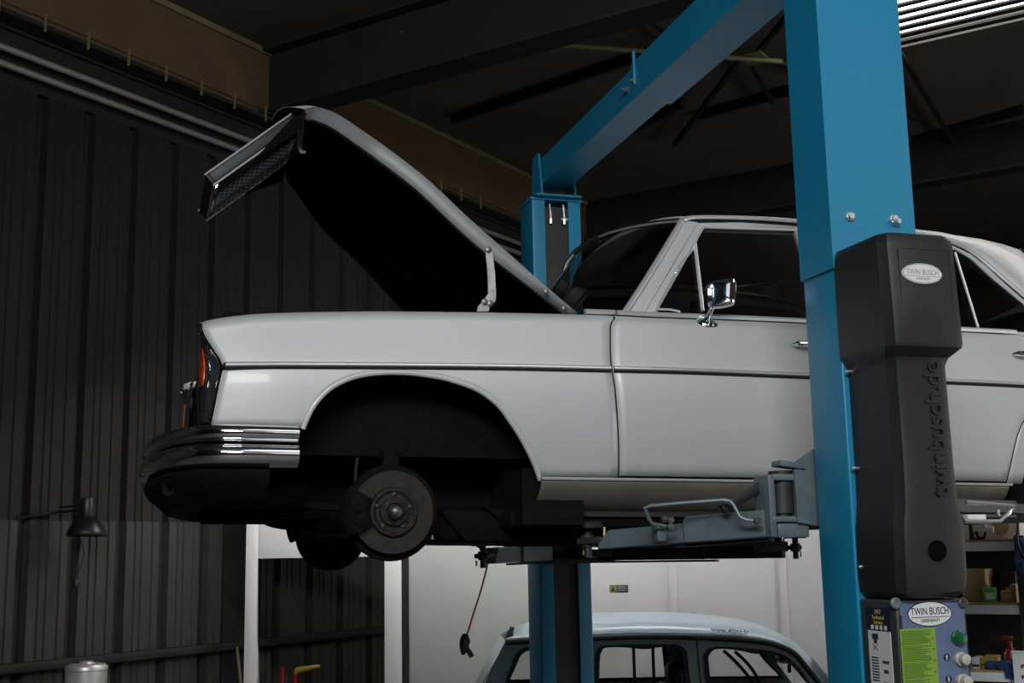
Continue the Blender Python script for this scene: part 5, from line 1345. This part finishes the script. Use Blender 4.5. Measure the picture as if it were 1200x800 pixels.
# upper shelf: pale flat box and a white tool
a, b = sp_(1128, 631), sp_(1194, 631); h = sp_(1165, 598, .10).z - zs[0]
e, hw2, hd2 = carton('pale_box', a.x - .05, b.x - .005, .10, .37, zs[0], h, 'pale', 'long pale pinkish box lying on the top shelf', 'box')
mb = MB(); q = sp_(1172, 617, .10); cx = q.x - ((a.x - .05 + b.x - .005)/2); mb.prism(ellipse(V((cx, -hd2 - .001, q.z - zs[0])), .045, .05, 14), V((0, .0012, 0))); mb.build('stain', 'carton', e)
p0_, p1_ = sp_(1137, 627, .05), sp_(1164, 610, .05)
tl = empty('clamp_tool', smat(V(((p0_.x + p1_.x)/2, .045, zs[0]))), 'white and black clamp tool in front of the pale box on the top shelf', 'tool')
wx = (p1_.x - p0_.x)/2; hz_ = p1_.z - zs[0]
mb = MB(); mb.box(-wx*.75, wx*.4, -.02, .02, hz_*.45, hz_*.95, .006); mb.box(wx*.4, wx, -.018, .018, hz_*.35, hz_*.7, .005); mb.box(-wx*.2, wx*.0, -.02, .02, hz_*.95, hz_*1.1, .003); mb.build('housing', 'label_white', tl)
mb = MB(); mb.box(-wx, -wx*.72, -.022, .022, 0, hz_*1.0, .004); mb.tube([(-wx*.5, 0, hz_*.45), (-wx*.35, 0, hz_*.12), (wx*.15, 0, hz_*.12), (wx*.3, 0, hz_*.4)], .008, 8); mb.box(-wx*.8, wx*.2, -.025, .025, 0, hz_*.1, .002); mb.build('grip', 'black_plastic', tl)
# bottom shelf
a, b = sp_(1148, 782), sp_(1165, 782)
e, hw2, hd2 = carton('mustard_box', a.x, b.x, .05, .25, zs[2], sp_(1155, 770, .05).z - zs[2], 'mustard', 'mustard yellow box on the lowest visible shelf', 'box')
mb = MB(); mb.box(-hw2, hw2, -hd2 - .001, -hd2, .02, .026); mb.build('box_stripe', 'black_plastic', e)
a, b = sp_(1138, 780), sp_(1147, 780)
e, hw2, hd2 = carton('white_pack', a.x, b.x, .03, .16, zs[2], sp_(1142, 770, .03).z - zs[2], 'label_white', 'small white and grey pack left of the mustard box', 'pack')
mb = MB(); mb.box(-hw2, hw2, -hd2 - .001, -hd2, .012, .026); mb.build('pack_band', 'boxgrey', e)
q = sp_(1177, 783, .02); gl_ = empty('work_gloves', smat(V((q.x, .035, zs[2]))), 'crumpled blue work gloves hanging over the lowest visible shelf edge', 'gloves')
mb = MB(); random.seed(11); mb.lathe((0, 0, 0.004), (0, 0, 1), [(.02, 0), (.05, .006), (.055, .02), (.045, .035), (.02, .045), (0, .046)], 18); 
for k in range(4): mb.tube([V((.03 + .012*k - .02, -.02, .02)), V((.05 + .018*k - .03, -.05, .026)), V((.055 + .022*k - .035, -.062, -.01)), V((.05 + .022*k - .03, -.064, -.035 - .008*(k % 2)))], [.012, .012, .011, .008], 8)
for v in mb.bm.verts: v.co += V((random.uniform(-.006,.006), random.uniform(-.004,.004), random.uniform(-.004,.006)))
mb.build('glove', 'bluecloth', gl_)
mb = MB(); mb.tube([V((-.05, .0, .018)), V((-.075, -.01, .024)), V((-.09, -.01, .02))], [.03, .026, .022], 10); mb.build('cuff', 'bluecloth', gl_)
q = sp_(1184, 770, .10); bt = empty('spray_bottle', smat(V((q.x, .12, zs[2]))), 'red spray bottle standing behind the blue gloves', 'bottle')
mb = MB(); mb.lathe((0,0,0), (0,0,1), [(.032, 0), (.034, .01), (.034, .08), (.026, .105), (.013, .115), (.013, .13)], 20); mb.build('bottle_body', 'red', bt)
mb = MB(); mb.lathe((0,0,.128), (0,0,1), [(.015, 0), (.015, .02), (.012, .024)], 16); mb.obox(V((-.015, 0, .165)), V((1,0,0)), V((0,1,0)), V((0,0,1)), .034, .011, .012, .004); mb.build('spray_head', 'red', bt)
# white slotted rail leaning in front at the frame's edge
q0, q1 = sp_(1186, 765, -.12), sp_(1206, 830, -.12)
rail = empty('slotted_panel', smat(V((q0.x + .08, -.12, 0))), 'white slotted metal panel leaning in front of the shelves at the right edge', 'panel')
zt4 = q0.z
mb = MB(); W4 = .30
outer = [V((-.08, 0, 0 + .0)), V((-.08 + W4, 0, 0)), V((-.08 + W4, 0, zt4)), V((-.08, 0, zt4))]
holes = []
for k in range(9):
    z1 = zt4 - .05 - k*.055
    holes.append([V((-.045, 0, z1 - .03)), V((-.005, 0, z1 - .02)), V((-.005, 0, z1)), V((-.045, 0, z1 - .01))]); holes.append([V((.04, 0, z1 - .03)), V((.09, 0, z1 - .02)), V((.09, 0, z1)), V((.04, 0, z1 - .01))])
mb.fill(outer, holes, (0, .012, 0)); mb.build('panel_sheet', 'shelfwhite', rail, angle=20)
mb = MB(); mb.box(-.085, -.08 + W4, -.004, .02, zt4, zt4 + .012, .002); mb.build('top_edge', 'shelfwhite', rail)
# cable hanging by the upright with a blue rag on it
pts = [SM @ sp_(x, y, -.06) for x, y in ((1193,606),(1192.5,618),(1192,632),(1195,645),(1201,655))]
hc = empty('black_cable', Matrix.Translation(pts[0]), 'black cable hanging beside the shelf upright', 'cable')
mb = MB(); mb.tube([p - pts[0] for p in spline(pts, 5)], .008, 8); mb.build('cable', 'black_plastic', hc)
p = SM @ sp_(1196, 646, -.03)
rg = MB(); q = p; rg.tube([q + V((0,0,.07)), q + V((.012,0,.02)), q + V((-.006,.01,-.06)), q + V((.008,0,-.12))], [.010, .022, .028, .012], 10)
for v in rg.bm.verts: v.co += V((random.uniform(-.008,.008), random.uniform(-.008,.008), random.uniform(-.006,.006)))
o = rg.build('blue_rag', 'bluecloth', origin=q); tag(o, 'blue rag hanging from the shelf upright at the right edge', 'rag')

# =================================================================== light
w = bpy.data.worlds.new('world'); scene.world = w; w.use_nodes = True
bg = w.node_tree.nodes['Background']; bg.inputs[0].default_value = (0.75, 0.85, 1.0, 1); bg.inputs[1].default_value = 0.1

def area(name, loc, direction, sx, sy, power, color):
    l = bpy.data.lights.new(name, 'AREA'); l.shape = 'RECTANGLE'; l.size = sx; l.size_y = sy; l.energy = power; l.color = color
    o = bpy.data.objects.new(name, l); COL.objects.link(o)
    z = -V(direction).normalized(); x = V((0,0,1)).cross(z).normalized(); y = z.cross(x)
    o.matrix_world = mat4(V(loc), x, y, z); return o
# daylight through the high window band of the right-hand wall, the skylight over the camera's side and the gate behind the camera
area('daylight_window_band', H((G2[0]+G2[1])/2, N1 - .25, (G2[2]+G2[3])/2), -wn - V((0,0,.15)), G2[1]-G2[0]-.4, G2[2]-G2[3]-.3, LP1, (1.0, 0.97, 0.93))
area('daylight_skylight', H((K2[0]+K2[1])/2, (K2[2]+K2[3])/2, CZ + .1), V((0.001, 0, -1)), 4.2, 3.6, LP3, (0.95, 0.98, 1.0))
area('daylight_rear_windows', H(T0 + .3, (G1[0]+G1[1])/2, (G1[2]+G1[3])/2), wd - V((0,0,.2)), G1[1]-G1[0]-.4, G1[2]-G1[3]-.3, LP2, (0.93, 0.97, 1.0))
area('daylight_back_window', H((G3[0]+G3[1])/2, N1 - .2, (G3[2]+G3[3])/2), -wn, G3[1]-G3[0]-.2, G3[3]-G3[2]-.2, LP5, (1.0, 0.98, 0.96))
area('added_low_fill', H(G2[1] - 1.1, N1 - .2, 1.1), -wn, 2.0, 2.0, LP4, (1.0, 0.97, 0.95))  # low fill added to brighten the shelves, no door known there

vs = scene.view_settings
scene.display_settings.display_device = 'sRGB'
vs.view_transform = 'Standard'; vs.look = 'None'; vs.gamma = 1.0; vs.use_curve_mapping = False
vs.exposure = EXPO
scene.cycles.max_bounces = 8
scene.cycles.use_denoising = True
